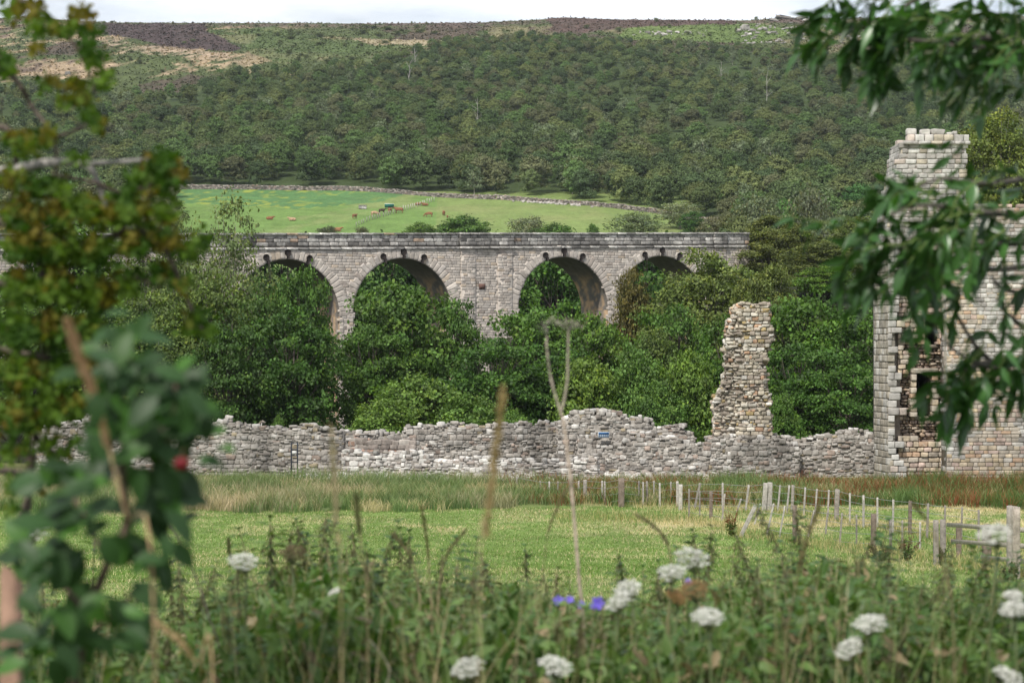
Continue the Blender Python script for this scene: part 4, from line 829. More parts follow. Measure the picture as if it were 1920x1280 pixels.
for n_, i in enumerate(order):
    k = int(rng.choice(8, p=[.16, .15, .14, .15, .13, .15, .07, .05]))
    if k not in fobj: o = FARP[k].build('woodland_tree', M_far, None, (0, 0, 0)); fobj[k] = o
    else: o = fobj[k].copy(); COL.objects.link(o)
    s = hs[i] / 8.5; r_ = rng.uniform(.85, 1.15) * s; o.location = (pts[i, 0], pts[i, 1], pz[i] - .3); o.scale = (r_, r_, s); o.rotation_euler = (0, 0, rng.uniform(0, 6.28))
    g_ = rng.uniform(.0, 1.0); t = (1, 1, 1)
    if rng.uniform() < .10: t = (.9, 1.35, .9)
    elif rng.uniform() < .12: t = (1.1, .85, .8)
    o.color = (t[0] * 1.0, t[1], t[2], 1)
    tag(o, wlab[k], 'tree', 'trees in the lowest rows of the hillside wood')
rest = np.array([i for i in range(len(pts)) if i not in oset])
print('WOOD', len(order), len(rest))
me = bpy.data.meshes.new('hillside_wood'); me.vertices.add(len(rest)); me.vertices.foreach_set('co', np.stack((pts[rest, 0], pts[rest, 1], pz[rest] - .3), 1).astype(np.float32).ravel())
fa = me.attributes.new('siz', 'FLOAT_VECTOR', 'POINT'); sz = hs[rest] / 8.5; wd_ = sz * rng.uniform(.80, 1.12, len(rest)); fa.data.foreach_set('vector', np.stack((wd_, wd_, sz), 1).astype(np.float32).ravel())
fa = me.attributes.new('rot', 'FLOAT_VECTOR', 'POINT'); fa.data.foreach_set('vector', np.stack((sz * 0, sz * 0, rng.uniform(0, 6.28, len(rest))), 1).astype(np.float32).ravel())
fa = me.attributes.new('pk', 'INT', 'POINT')
# kinds gather in drifts; birches mostly on the open upper slope
pn = fbm(pts[rest, 0] / 70, pts[rest, 1] / 70, 63, 3); pk = ((pn * 16 + rng.uniform(-1.6, 1.6, len(rest))).astype(int)) % 6
br = rng.uniform(0, 1, len(rest)) < .06; pk = np.where(br, 6 + (rng.uniform(0, 1, len(rest)) < .5), pk); fa.data.foreach_set('value', pk.astype(np.int32))
wo = bpy.data.objects.new('hillside_wood', me); COL.objects.link(wo); tag(wo, 'dense mixed wood covering the hillside up to the moor', 'wood', kind='stuff')
ng = bpy.data.node_groups.new('wood_scatter', 'GeometryNodeTree')
ng.interface.new_socket('Geometry', in_out='INPUT', socket_type='NodeSocketGeometry'); ng.interface.new_socket('Geometry', in_out='OUTPUT', socket_type='NodeSocketGeometry')
gi = ng.nodes.new('NodeGroupInput'); go = ng.nodes.new('NodeGroupOutput'); ip = ng.nodes.new('GeometryNodeInstanceOnPoints'); jn = ng.nodes.new('GeometryNodeJoinGeometry')
for k in reversed(range(8)):
    if k not in fobj: k = 0
    oi = ng.nodes.new('GeometryNodeObjectInfo'); oi.inputs['Object'].default_value = fobj[k]; oi.inputs['As Instance'].default_value = True; oi.transform_space = 'ORIGINAL'
    ng.links.new(oi.outputs['Geometry'], jn.inputs[0])
def nat(nm, ty):
    a_ = ng.nodes.new('GeometryNodeInputNamedAttribute'); a_.data_type = ty; a_.inputs['Name'].default_value = nm; return a_.outputs['Attribute']
ip.inputs['Pick Instance'].default_value = True
ng.links.new(gi.outputs[0], ip.inputs['Points']); ng.links.new(jn.outputs[0], ip.inputs['Instance']); ng.links.new(nat('pk', 'INT'), ip.inputs['Instance Index'])
ng.links.new(nat('siz', 'FLOAT_VECTOR'), ip.inputs['Scale']); ng.links.new(nat('rot', 'FLOAT_VECTOR'), ip.inputs['Rotation']); ng.links.new(ip.outputs[0], go.inputs[0])
md = wo.modifiers.new('scatter', 'NODES'); md.node_group = ng

# bare pale birches standing out of the wood
def bare_birch(px, py, Y, h, k):
    rng = np.random.default_rng(300 + k); b = hit(px, py, 560, 1150); a = Acc(); P = np.array([(rng.normal(0, .15), 0, t * h) for t in np.linspace(0, 1, 6)]); P[0] = 0
    tube(a, P, np.linspace(.19, .05, 6), (.36, .34, .31), 5)
    for j in range(9):
        s = P[2 + j % 4]; d = rdir(rng, 1)[0]; d[2] = abs(d[2]) + .6; e = s + norm(d) * h * .3; tube(a, [s, (s + e) / 2, e], [.08, .05, .025], (.30, .28, .25), 4)
    o = a.build('dead_birch', M_bark, None, (0, 0, 0)); o.location = b; return o
for k, (px, py, h, lab) in enumerate([(1438, 205, 13, 'tallest bare pale birch on the upper right of the wooded slope'), (896, 245, 10, 'bare pale birch in the middle of the wooded slope'),
      (768, 165, 11, 'bare birch stem on the upper middle of the slope'), (1352, 168, 10, 'pale birch stem left of the tallest bare birch'), (778, 130, 9, 'bare birch beside the small rock ledge in the wood')]):
    tag(bare_birch(px, py, 0, h, k), lab, 'birch', 'bare birches on the wooded slope')
# moor bushes and skyline trees
a0 = {}
MB_ = [(1230, 40, 12, 9), (1255, 51, 11, 8), (1418, 36, 9, 7), (1380, 60, 7, 12), (1525, 75, 34, 34), (1583, 33, 14, 10), (1540, 28, 14, 12), (1475, 32, 6, 4), (220, 92, 16, 9), (262, 118, 16, 10), (225, 108, 10, 8), (244, 112, 10, 8), (525, 82, 14, 10), (550, 88, 9, 6), (579, 98, 7, 8),
       (486, 96, 8, 6), (545, 60, 16, 8), (560, 64, 14, 8), (520, 66, 22, 9), (600, 66, 18, 7), (622, 70, 16, 7), (575, 50, 14, 6), (640, 52, 14, 5), (560, 112, 14, 9), (590, 118, 12, 8), (615, 118, 22, 10), (575, 108, 12, 8), (210, 42, 10, 5), (195, 43, 8, 6), (240, 44, 10, 4), (140, 36, 16, 8), (110, 32, 20, 9), (60, 30, 18, 8), (25, 30, 16, 9),
       (747, 43, 4, 3), (772, 42, 5, 4), (800, 44, 6, 3), (712, 44, 5, 3), (680, 62, 26, 10), (710, 68, 24, 9), (745, 65, 20, 10), (790, 60, 20, 8), (660, 55, 12, 6), (700, 52, 20, 6), (480, 48, 12, 4), (325, 44, 8, 4), (1100, 52, 14, 8), (1160, 58, 20, 10), (1330, 66, 12, 6), (1290, 64, 12, 8), (150, 62, 10, 6), (90, 75, 12, 8), (1640, 60, 16, 10), (1700, 70, 16, 10)]
_r = np.random.default_rng(402); MB_ += [(_r.uniform(470, 830), _r.uniform(50, 112), _r.uniform(10, 28), _r.uniform(5, 9)) for _ in range(22)] + [(_r.uniform(0, 420), _r.uniform(60, 150), _r.uniform(6, 16), _r.uniform(4, 7)) for _ in range(8)]
shp = None
places = {0: 'lone round tree breaking the skyline of the moor', 1: 'round dark tree just below the skyline tree', 4: 'largest dark tree at the edge of the moor, right of the rocks', 2: 'small tree on the skyline left of the rock crest'}
for k, (px, py, wp, hp) in enumerate(MB_):
    b = hit(px, py + 2, 560, 1330); Y = b[1]; wm = wp / F * Y; hm = max(hp, 4) / F * Y
    if shp is None:
        rng = np.random.default_rng(400); aa = Acc(); crown(aa, rng, 8.5, 3.9, 8, 12, 10, .7, base=.02, col=(.11, .14, .07), clump=.3, prof='dome'); o = aa.build('moor_bush', M_far, None, (0, 0, 0)); shp = o
    else: o = shp.copy(); COL.objects.link(o)
    o.location = b; o.rotation_euler = (0, 0, k * 1.3); o.scale = (wm / 7.8, wm / 7.8, hm / 8.0)
    side = 'left' if px < 420 else ('middle' if px < 900 else 'right')
    tag(o, places.get(k, f'low dark bush scattered on the moor at the {side} of the hilltop'), 'bush' if k > 4 else 'tree', 'dark bushes dotted over the moor')
# low heather and bracken tufts over the moor
rng = np.random.default_rng(410); n = 60000; Y = rng.uniform(820, 1330, n); x = Y * rng.uniform(-.29, .29, n); z = hgt(x, Y); qx, qy = proj(x, Y, z); k = ~(wooded(qx, qy, Y)); x, Y, z = x[k], Y[k], z[k]; n = len(x)
c = field_color(x, Y, z) * rng.uniform(.55, 1.25, n)[:, None]; a = Acc()
place(a, QUAD, np.stack((x, Y, z + rng.uniform(0, .5, n)), 1), rdir(rng, n) * (1, 1, .25), rdir(rng, n) * .8 + (0, -.3, .6), rng.uniform(.6, 2.0, n), c)
tag(a.build('moor_scrub', M_far), 'low heather and bracken tufts over the open moor', 'heather', kind='stuff')
# rocks
def rocks(name, lab, seed, items, kind=None, cat='rocks'):
    rng = np.random.default_rng(seed); a = Acc()
    for px, py, wp, hp in items:
        b = hit(px, py, 500, 1340); Y = b[1]; s = np.array((wp / 2 / F * Y, wp / 2 / F * Y * .8, hp / 2 / F * Y)); stones(a, rng, (b + (0, 0, s[2] * .6))[None], s[None], pick(rng, [(.30, .28, .26, 3), (.4, .38, .35, 2), (.2, .19, .17, 1)], 1), (1, 0, 0), (0, -1, 0), .3, .13, .15)
    b0 = hit(items[0][0], items[0][1], 500, 1340); tag(a.build(name, M_rock, None, b0), lab, cat, kind=kind)
rr = np.random.default_rng(7)
rocks('rock_crest', 'flat grey rock slabs crowning the skyline right of centre', 70, [(1470, 36, 30, 6), (1500, 37, 26, 7), (1515, 40, 20, 5), (1450, 40, 16, 5), (1462, 34, 26, 3), (1492, 33, 20, 3)])
rocks('rock_outcrop', 'pale boulder outcrop below the skyline among bracken', 71, [(1397, 57, 16, 12), (1385, 60, 10, 7), (1410, 60, 10, 7), (1425, 57, 9, 5), (1433, 55, 10, 5), (1420, 64, 8, 5), (1405, 66, 8, 5), (1215, 64, 9, 7), (1236, 63, 8, 5), (1255, 62, 10, 6), (1270, 63, 8, 5), (1228, 66, 8, 5), (1246, 66, 12, 4), (1290, 62, 12, 4)])
rocks('rock_ledge', 'small grey ledge showing in a gap of the wood', 72, [(812, 121, 18, 5), (806, 119, 10, 4), (820, 124, 10, 5), (750, 152, 10, 3)])
rocks('boulder_field', 'grey boulders scattered over the slope below the skyline rocks', 73, [(rr.uniform(1390, 1640), rr.uniform(44, 84), rr.uniform(3, 9), rr.uniform(2, 5)) for _ in range(120)] + [(rr.uniform(1180, 1330), rr.uniform(58, 70), rr.uniform(2, 5), rr.uniform(1.5, 3)) for _ in range(25)], 'stuff')
rocks('boulder', 'single white boulder on the moor at far left', 74, [(127, 141, 10, 8)], cat='boulder')
# far dry stone wall
def drywall():
    rng = np.random.default_rng(80); a = Acc(); px = 180.0
    while px < 1345:
        Y = float(np.interp(px, WALLPX, WALLY)); x = (px - 960) / F * Y; z = float(hgt(x, Y)); hh = 1.15 + .35 * vnoise(px / 30, 0, 4) + rng.normal(0, .06); k = 4
        for j in range(k):
            C = np.array([[x + rng.normal(0, .1), Y + rng.normal(0, .08), z + (j + .5) * hh / k - .1]]); stones(a, rng, C, np.array([[rng.uniform(.25, .42), .32, hh / k / 2 * 1.1]]), pick(rng, [(.24, .21, .19, 4), (.34, .30, .27, 3), (.16, .145, .13, 3), (.28, .21, .18, 1)], 1), (1, 0, 0), (0, -1, 0), .25, .1, .1)
        px += .46 / Y * F
    tag(a.build('field_wall', M_rock, None, hit(640, 358, 560, 620)), 'long grey dry stone wall between the cattle field and the hillside wood', 'stone wall')
    a = Acc(); rng = np.random.default_rng(81)
    for _ in range(70):
        px = rng.normal(1030, 34); Y = float(np.interp(px, WALLPX, WALLY)) - rng.uniform(.5, 4); x = (px - 960) / F * Y
        stones(a, rng, np.array([[x, Y, float(hgt(x, Y)) + .12]]), np.array([[.35, .3, .2]]) * rng.uniform(.6, 1.4), pick(rng, [(.42, .39, .36, 1)], 1), (1, 0, 0), (0, -1, 0), .3, .1, .3)
    tag(a.build('stone_heap', M_rock, None, (0, 0, 0)), 'pale spill of stones where the far field wall has tumbled', 'stones', kind='stuff')
drywall()
# ------------------------------------------------------------------ cattle and field things
def skinmesh(name, verts, edges, rad, mat, colf, sub=2):
    me = bpy.data.meshes.new(name); me.from_pydata([tuple(v) for v in verts], edges, []); ob = bpy.data.objects.new(name, me); COL.objects.link(ob)
    sm = ob.modifiers.new('s', 'SKIN'); sm.use_smooth_shade = True
    for i, r in enumerate(rad): me.skin_vertices[0].data[i].radius = r if isinstance(r, tuple) else (r, r)
    me.skin_vertices[0].data[0].use_root = True
    ss_ = ob.modifiers.new('u', 'SUBSURF'); ss_.levels = sub; ss_.render_levels = sub
    dg = bpy.context.evaluated_depsgraph_get(); m2 = bpy.data.meshes.new_from_object(ob.evaluated_get(dg)); bpy.data.objects.remove(ob); m2.name = name
    at_ = m2.attributes.new('col', 'FLOAT_COLOR', 'POINT'); co = np.zeros(len(m2.vertices) * 3, np.float32); m2.vertices.foreach_get('co', co); co = co.reshape(-1, 3)
    at_.data.foreach_set('color', np.concatenate((colf(co), np.ones((len(co), 1))), 1).astype(np.float32).ravel()); m2.materials.clear(); m2.materials.append(mat); return m2
def cow_mesh(pose, c):
    c = np.array(c)
    if pose == 'lie':
        z0 = .42; V = [(0, 0, z0 + .05), (-.55, 0, z0 + .08), (-.85, 0, z0 + .02), (.5, 0, z0 + .08), (.85, .0, z0 + .28), (1.1, .05, z0 + .48), (1.38, .1, z0 + .34), (.5, .3, .18), (.85, .32, .10), (.5, -.3, .18), (.9, -.3, .1), (-.65, .34, .2), (-.25, .5, .1), (-.65, -.34, .2), (-.3, -.5, .1), (-1.0, 0, .25)]
        E = [(0, 1), (1, 2), (0, 3), (3, 4), (4, 5), (5, 6), (3, 7), (7, 8), (3, 9), (9, 10), (1, 11), (11, 12), (1, 13), (13, 14), (2, 15)]; Rr = [(.40, .40), (.38, .36), (.24, .25), (.36, .36), (.22, .24), (.17, .16), (.10, .10), .12, .06, .12, .06, .16, .07, .16, .07, .05]
    else:
        g_ = pose == 'graze'; V = [(0, 0, 1.0), (-.6, 0, 1.05), (-.85, 0, 1.05), (.55, 0, 1.05), (.9, 0, .95 if g_ else 1.2), (1.25, 0, .45 if g_ else 1.42), (1.45, 0, .14 if g_ else 1.28),
            (.6, .2, .7), (.6, .2, .38), (.62, .2, .03), (.6, -.2, .7), (.64, -.2, .38), (.6, -.2, .03), (-.72, .2, .72), (-.84, .2, .42), (-.76, .2, .03), (-.72, -.2, .72), (-.80, -.2, .42), (-.70, -.2, .03), (-1.02, 0, .75), (-1.02, 0, .45)]
        E = [(0, 1), (1, 2), (0, 3), (3, 4), (4, 5), (5, 6), (3, 7), (7, 8), (8, 9), (3, 10), (10, 11), (11, 12), (1, 13), (13, 14), (14, 15), (1, 16), (16, 17), (17, 18), (2, 19), (19, 20)]
        Rr = [(.37, .38), (.34, .34), (.22, .24), (.32, .36), (.2, .24), (.16, .15), (.10, .10), .15, .08, .06, .15, .08, .06, .18, .09, .06, .18, .09, .06, .04, .05]
    return skinmesh('cow', V, E, Rr, M_hide, lambda co: c[None] * (1 + .25 * (vnoise(co[:, 0] * 3, co[:, 2] * 3, 4) - .5))[:, None])
RED = (.22, .105, .055); PALE = (.40, .27, .17); DK = (.07, .045, .035); TAN = (.28, .145, .075)
COWS = [(506, 412, 'lie', RED, 90 - 90, 1.0, 'red-brown cow lying at the far left of the field'), (548, 414, 'lie', PALE, 180, 1.0, 'pale fawn cow lying left in the field'), (665, 410, 'stand', RED, 60, .9, 'red cow seen from behind at the lower end of the wire fence'),
        (703, 406, 'graze', PALE, 15, 1.05, 'pale fawn cow grazing beside the wire fence'), (716, 400, 'stand', DK, 30, .9, 'dark brown cow by the wire fence'), (731, 399, 'stand', TAN, 70, .95, 'tan cow just below the green trailer'),
        (748, 400, 'stand', RED, 180, 1.15, 'big red cow standing broadside right of the green trailer'), (784, 385, 'lie', RED, 20, .9, 'red cow lying at the upper part of the wire fence'), (797, 386, 'lie', RED, 190, .95, 'red cow lying near the stone wall end of the fence'),
        (804, 407, 'graze', RED, 180, 1.0, 'red cow grazing right of the wire fence'), (832, 404, 'stand', RED, 100, .95, 'rust-red cow standing end-on, rightmost adult'), (839, 409, 'stand', RED, 100, .55, 'small red calf at the right of the herd'), (632, 434, 'lie', TAN, 0, 1.15, 'tan cow lying just above the viaduct parapet')]
cm = {}
for px, py, pose, c, rz, s, lab in COWS:
    if (pose, c) not in cm: cm[(pose, c)] = cow_mesh(pose, c)
    o = bpy.data.objects.new('cow', cm[(pose, c)]); COL.objects.link(o); o.location = hit(px, py, 300, 620); o.rotation_euler = (0, 0, R(rz)); o.scale = (s,) * 3; tag(o, lab, 'cow', 'cattle in the far field')
def trailer():
    b = hit(730, 391, 400, 620); e = empty('trailer', b); tag(e, 'small dark green trailer with a white top in the cattle field', 'trailer')
    a = Acc(); box(a, b + (0, 0, .75), (1.25, .7, .45), (.02, .12, .09)); a.build('body', M_paint, e, b); a = Acc(); box(a, b + (0, 0, 1.24), (1.3, .75, .05), (.75, .78, .76)); box(a, b + (-.5, 0, 1.3), (.6, .6, .03), (.75, .78, .76)); a.build('lid', M_paint, e, b)
    for s in (-1, 1):
        a = Acc(); tube(a, [b + (0, s * .72, .3), b + (0, s * .86, .3)], .3, (.02, .02, .02), 14); a.build('wheel', M_paint, e, b)
    a = Acc(); box(a, b + (1.6, 0, .45), (.4, .05, .05), (.1, .1, .1)); a.build('drawbar', M_paint, e, b)
trailer()
def trough():
    b = hit(680, 392, 400, 620); e = empty('stone_shelter', b); tag(e, 'small grey stone shelter with a slab roof in the cattle field', 'shelter'); rng = np.random.default_rng(3)
    a = Acc(); stones(a, rng, np.array([b + (x, 0, z) for x in (-.7, 0, .7) for z in (.25, .7)]), np.tile((.36, .6, .23), (6, 1)), pick(rng, [(.40, .38, .37, 1)], 6), (1, 0, 0), (0, -1, 0), .1, .05, .02); a.build('wall', M_rock, e, b)
    a = Acc(); box(a, b + (0, 0, 1.0), (1.1, .7, .07), (.28, .24, .23)); a.build('roof', M_rock, e, b)
trough()
def fieldfence():
    p0 = hit(813, 378, 400, 620); p1 = hit(667, 424, 300, 620); e = empty('field_fence', p0); tag(e, 'line of pale posts and wire running down the cattle field from the stone wall', 'fence'); rng = np.random.default_rng(6); n = 32; tops = []
    for k in range(n):
        t = k / (n - 1); p = p0 * (1 - t) + p1 * t; p = p + (rng.normal(0, .1), rng.normal(0, .2), 0); p[2] = hgt(p[0], p[1]); h = rng.uniform(1.25, 1.6) * (1 if t < .5 else .8)
        a = Acc(); box(a, p + (0, 0, h / 2), (.085, .085, h / 2), (.48, .45, .41) if t < .5 else (.3, .28, .25)); a.build('post', M_wood, e, p0); tops.append(p + (0, 0, h - .12))
    a = Acc()
    for dz in (0, -.45, -.85): tube(a, np.array(tops) + (0, 0, dz), .015, (.25, .25, .25), 4)
    a.build('wire', M_wire, e, p0)
fieldfence()

# ------------------------------------------------------------------ meadow fences
def post(acc, px, top, bot, wpx, rng, col=(.24, .21, .18), lean=0, topx=None):
    b = hit(px, bot, 30, 108); Y = b[1]; h = (bot - top) / F * Y; tx = ((topx if topx is not None else px) - px) / F * Y; w_ = wpx / 2 / F * Y
    up = norm(np.array((tx, rng.normal(0, .02), h))); c = b + up * (h / 2 - .08); ux = norm(np.array((1, 0, -up[0] / up[2]))); uy = np.cross(up, ux)
    s = BT * np.where(BK == 3, .93, 1.)[:, None] + rng.normal(0, .03, BT.shape) * np.array((1, 1, .3)); V = c + s[:, :1] * w_ * ux + s[:, 1:2] * w_ * uy + s[:, 2:] * (h / 2 + .08) * up
    acc.add(V, BF, np.array(col) * rng.uniform(.85, 1.15)); return b + up * (h - .06), b
WH = (.37, .345, .31); GY = (.26, .235, .205); BR = (.17, .135, .11)
BACK = [(969, 893, 915, 3.5, GY, 0), (1013, 901, 925, 2.5, GY, 0), (1030, 902, 930, 3, WH, 0), (1046, 902, 928, 2.5, GY, 0), (1085, 901, 930, 3.2, WH, 0), (1097, 899, 936, 6.5, GY, 0), (1129, 901, 940, 3, WH, 0), (1134, 902, 945, 3, WH, 0), (1165, 896, 950, 11, BR, 0), (1198, 901, 942, 3, GY, 0), (1206, 903, 947, 3, WH, 0),
        (1213, 902, 946, 4, GY, 0), (1226, 901, 938, 2.5, WH, 0), (1237, 905, 950, 3.5, WH, 0), (1258, 903, 940, 2.5, WH, 0), (1270, 902, 950, 4.5, WH, 0), (1276, 908, 956, 7, WH, 0), (1302, 904, 954, 4, GY, 11), (1355, 905, 956, 3.6, WH, 0), (1398, 908, 957, 3.6, WH, 6), (1432, 905, 958, 8, WH, 4), (1442, 904, 958, 9, WH, 2), (1458, 909, 959, 3.2, WH, 5), (1475, 909, 962, 3.2, WH, 5), (1485, 909, 962, 5, GY, 2),
        (1507, 913, 966, 3.2, WH, 3), (1528, 916, 968, 3, WH, 4), (1552, 918, 972, 3, WH, 2), (1568, 917, 976, 8, GY, 2), (1593, 924, 982, 3.2, WH, 1), (1619, 928, 988, 4, WH, 0), (1645, 932, 990, 3.2, WH, 0), (1674, 936, 998, 3.4, WH, 1), (1706, 938, 1002, 6, BR, 1), (1738, 943, 1010, 4, GY, 2), (1771, 947, 1012, 3, GY, 1), (1802, 950, 1020, 3, GY, 2), (1835, 955, 1030, 3.6, GY, 0)]
FRONT = [(1292, 916, 970, 3.2, GY, 0), (1312, 920, 968, 2.6, GY, 0), (1333, 921, 971, 6, BR, 0), (1354, 925, 975, 3, GY, 5), (1382, 933, 958, 3, WH, 8), (1414, 942, 985, 2.4, WH, 12), (1437, 942, 1006, 3.4, WH, 14), (1461, 947, 1008, 2.8, WH, 11), (1490, 947, 1016, 7.5, BR, 0), (1515, 955, 1006, 3, WH, 12), (1548, 958, 1001, 3, GY, 4),
         (1574, 961, 1025, 3, GY, 5), (1606, 964, 1020, 3, GY, 0), (1638, 963, 1032, 9, BR, 0), (1670, 973, 1030, 5, GY, 0), (1692, 975, 1035, 3, GY, 0), (1725, 978, 1030, 3.4, WH, 0)]
def wirefence(lst, label, seed):
    rng = np.random.default_rng(seed); b0 = hit(lst[0][0], lst[0][2], 30, 108); e = empty('wire_fence', b0); tag(e, label, 'fence'); tops = []
    for px, t, b, w_, c, ln in lst:
        a = Acc(); tp, bs = post(a, px, t, b, w_, rng, c, 0, px + ln); a.build('post' if w_ > 5 else 'stake', M_wood, e, b0); tops.append(tp)
    a = Acc(); T = np.array(tops)
    for dz in (0, -.3, -.62, -.95): tube(a, T + np.array((0, -.03, dz)), .007, (.32, .32, .33), 4)
    a.build('wire', M_wire, e, b0)
wirefence(BACK, 'back row of pale stakes and grey posts strung with wire across the meadow', 90)
wirefence(FRONT, 'front row of leaning stakes and dark posts strung with sagging wire', 91)
rng = np.random.default_rng(92); a = Acc(); tp, bs = post(a, 1388, 940, 1006, 7, rng, WH, 0, 1420); tag(a.build('leaning_strut', M_wood, None, bs), 'thick pale strut leaning steeply at the corner of the front fence', 'fence strut')
def gate():
    rng = np.random.default_rng(93); Y = 45.0; b0 = hit(1902, 1078, 30, 60); e = empty('rail_fence', b0); tag(e, 'grey wooden post and rail fence at the right edge of the meadow', 'rail fence')
    for px, t, b, w_, c in ((1755, 975, 1062, 9, GY), (1768, 974, 1060, 10, GY), (1798, 980, 1044, 8.5, BR), (1850, 983, 1062, 15, BR), (1894, 948, 1082, 11, GY), (1905, 950, 1086, 13, (.3, .26, .22)), (1965, 950, 1100, 13, GY)):
        a = Acc(); post(a, px, t, b, w_, rng, c); a.build('post', M_wood, e, b0)
    for x0, y0, x1, y1 in ((1776, 983, 1960, 996), (1784, 1014, 1960, 1026), (1840, 1044, 1960, 1056), (1862, 1068, 1960, 1082)):
        a = Acc(); p0 = hit(1800, 1050, 30, 70); Ya = 52.0; Yb = 42.5; q0 = at(x0, y0, Ya); q1 = at(x1, y1, Yb - 1.5); d = q1 - q0; L_ = np.linalg.norm(d); box(a, (q0 + q1) / 2, (L_ / 2, .02, .055), (.34, .31, .26), d / L_, norm(np.cross((0, 0, 1), d))); a.build('rail', M_wood, e, b0)
gate()

# ------------------------------------------------------------------ grasses of the meadow
rng = np.random.default_rng(500); a = Acc()
n = 300000; Y = 16 + (92 - 16) * rng.uniform(0, 1, n) ** .75; x = Y * rng.uniform(-.275, .275, n); z = hgt(x, Y); sm = straw_mask(x, Y); isst = rng.uniform(0, 1, n) < sm * .85 + .05
c = np.where(isst[:, None], np.array((.56, .48, .29)), np.array((.155, .25, .06))) * rng.uniform(.6, 1.35, n)[:, None]
hh = np.where(isst, rng.uniform(.04, .12, n), rng.uniform(.04, .10, n)) * (1 + sm * .6) * np.interp(Y, [16, 50], [.6, 1]); ww = Y * .00028 + .004
blades(a, rng, np.stack((x, Y, z - .01), 1), hh, ww * rng.uniform(.7, 1.4, n), .9, c, 1)
tag(a.build('meadow_grass', M_grass), 'short mown meadow grass with patches of pale cut straw', 'grass', kind='stuff')
# tall rank grass in front of the ruins
a = Acc(); n = 95000; px = rng.uniform(-60, 2000, n); Y = rng.uniform(88.5, 107.5, n); lim = np.interp(px, [0, 330, 700, 900, 1000, 1300, 1700, 1990], [89, 89, 89.3, 90, 93, 93, 92, 90]) + (vnoise(px / 25, px * 0, 8) - .5) * 2.5; ok = Y > lim; px, Y = px[ok], Y[ok]; n = len(px)
x = (px - 960) / F * Y; z = hgt(x, Y); tus = fbm(x / 1.6, Y / 1.6, 55, 3); tus2 = fbm(x / 5, Y / 5, 56, 3); red = sstep(900, 1080, px) * sstep(.42, .6, fbm(x / 3.0, Y / 1.2, 57, 3)); right = sstep(1500, 1750, px)
c = np.where((tus > .47)[:, None], np.array((.13, .21, .075)), np.array((.42, .37, .21))); rush = sstep(.47, .56, fbm(x / 2.6, Y / 1.6, 58, 3)) * (px < 1150); c = np.where((rng.uniform(0, 1, n) < rush * .85)[:, None], np.array((.105, .175, .065)), c); c = np.where(((tus2 > .52) & (px < 1000) & (rush < .3))[:, None], c * .5 + np.array((.40, .31, .24)) * .5, c)
tc_ = c * 1.1 + (1 - right)[:, None] * np.array((.09, .05, .035))
isr = rng.uniform(0, 1, n) < red * .55; c[isr] = (.20, .075, .035); tc_[isr] = (.30, .10, .05); gr = rng.uniform(0, 1, n) < sstep(950, 1100, px) * .45 + right * .3; c[gr & ~isr] = (.075, .13, .035); tc_[gr & ~isr] = (.11, .17, .05)
j = rng.uniform(.7, 1.3, n)[:, None]; hh = 1.08 * rng.uniform(.5, 1.0, n) * (.45 + 1.1 * tus) * (.7 + .6 * tus2) * np.interp(Y, [89, 92, 108], [.75, 1, 1]) * np.interp(px, [300, 700, 950, 1300, 1990], [1, .95, .8, .8, 1.0])
blades(a, rng, np.stack((x, Y, z - .02), 1), hh, rng.uniform(.012, .032, n), .7, c * j, 3, tc_ * j)
tag(a.build('tall_grass', M_grass), 'rank tall grass and reddish dock along the foot of the ruins', 'tall grass', kind='stuff')
# grass growing on the paddock edges beside the fences
a = Acc(); n = 9000; px = rng.uniform(1040, 1960, n); py = rng.normal(0, 6, n) + np.where(rng.uniform(0, 1, n) < .5, np.interp(px, [1040, 1300, 1440, 1570, 1706, 1835], [935, 952, 958, 976, 1002, 1030]), np.interp(px, [1290, 1390, 1490, 1640, 1760, 1960], [972, 1004, 1016, 1032, 1056, 1090]))
zz = np.linspace(40, 100, 600); pyy = 640 - F * np.interp(zz, PY, PZ) / zz; Y = np.interp(-py, -pyy, zz); x = (px - 960) / F * Y; z = hgt(x, Y)
c = np.where(rng.uniform(0, 1, n)[:, None] < .6, np.array((.45, .37, .19)), np.array((.12, .19, .05))) * rng.uniform(.7, 1.3, n)[:, None]
blades(a, rng, np.stack((x, Y, z - .02), 1), rng.uniform(.15, .45, n), .016, .6, c, 3); tag(a.build('fence_grass', M_grass), 'longer dry grass left uncut under the fences', 'grass', kind='stuff')
def dock(px, bot, top, wpx, seed, name, lab, col, col2):
    rng = np.random.default_rng(seed); b = hit(px, bot, 30, 108); h = (bot - top) / F * b[1]; wr = wpx / 2 / F * b[1]; e = empty(name, b); tag(e, lab, 'weed', 'weeds by the fences')
    s = Acc(); l = Acc(); m = 7
    for k in range(m):
        tpp = b + (rng.uniform(-wr, wr), rng.uniform(-wr, wr) * .6, h * rng.uniform(.7, 1)); P = [b, (b + tpp) / 2 + (0, 0, .1 * h), tpp]; tube(s, P, [.012, .009, .005], col2, 4); n = 60; t = rng.uniform(.15, 1, n)[:, None]
        place(l, QUAD, b * (1 - t) + tpp * t + rng.normal(0, .03, (n, 3)), rdir(rng, n), rdir(rng, n) + (0, 0, .5), rng.uniform(.05, .14, n) * (1.3 - t[:, 0]), np.where(t > .55, np.array(col2), np.array(col)) * rng.uniform(.7, 1.3, n)[:, None])
    s.build('stem', M_grass, e, b); l.build('leaves', M_mid, e, b)
dock(1372, 1006, 950, 30, 510, 'dock_plant', 'rusty brown dock plant beside the leaning strut', (.09, .12, .03), (.22, .11, .05))
dock(1700, 1052, 1000, 60, 511, 'thistle_clump', 'dark weed clump left of the rail fence', (.07, .10, .035), (.13, .08, .05))
dock(1650, 1055, 1012, 46, 512, 'thistle_clump', 'small dark weed clump at the foot of the rightmost dark front post', (.07, .11, .035), (.12, .09, .05))
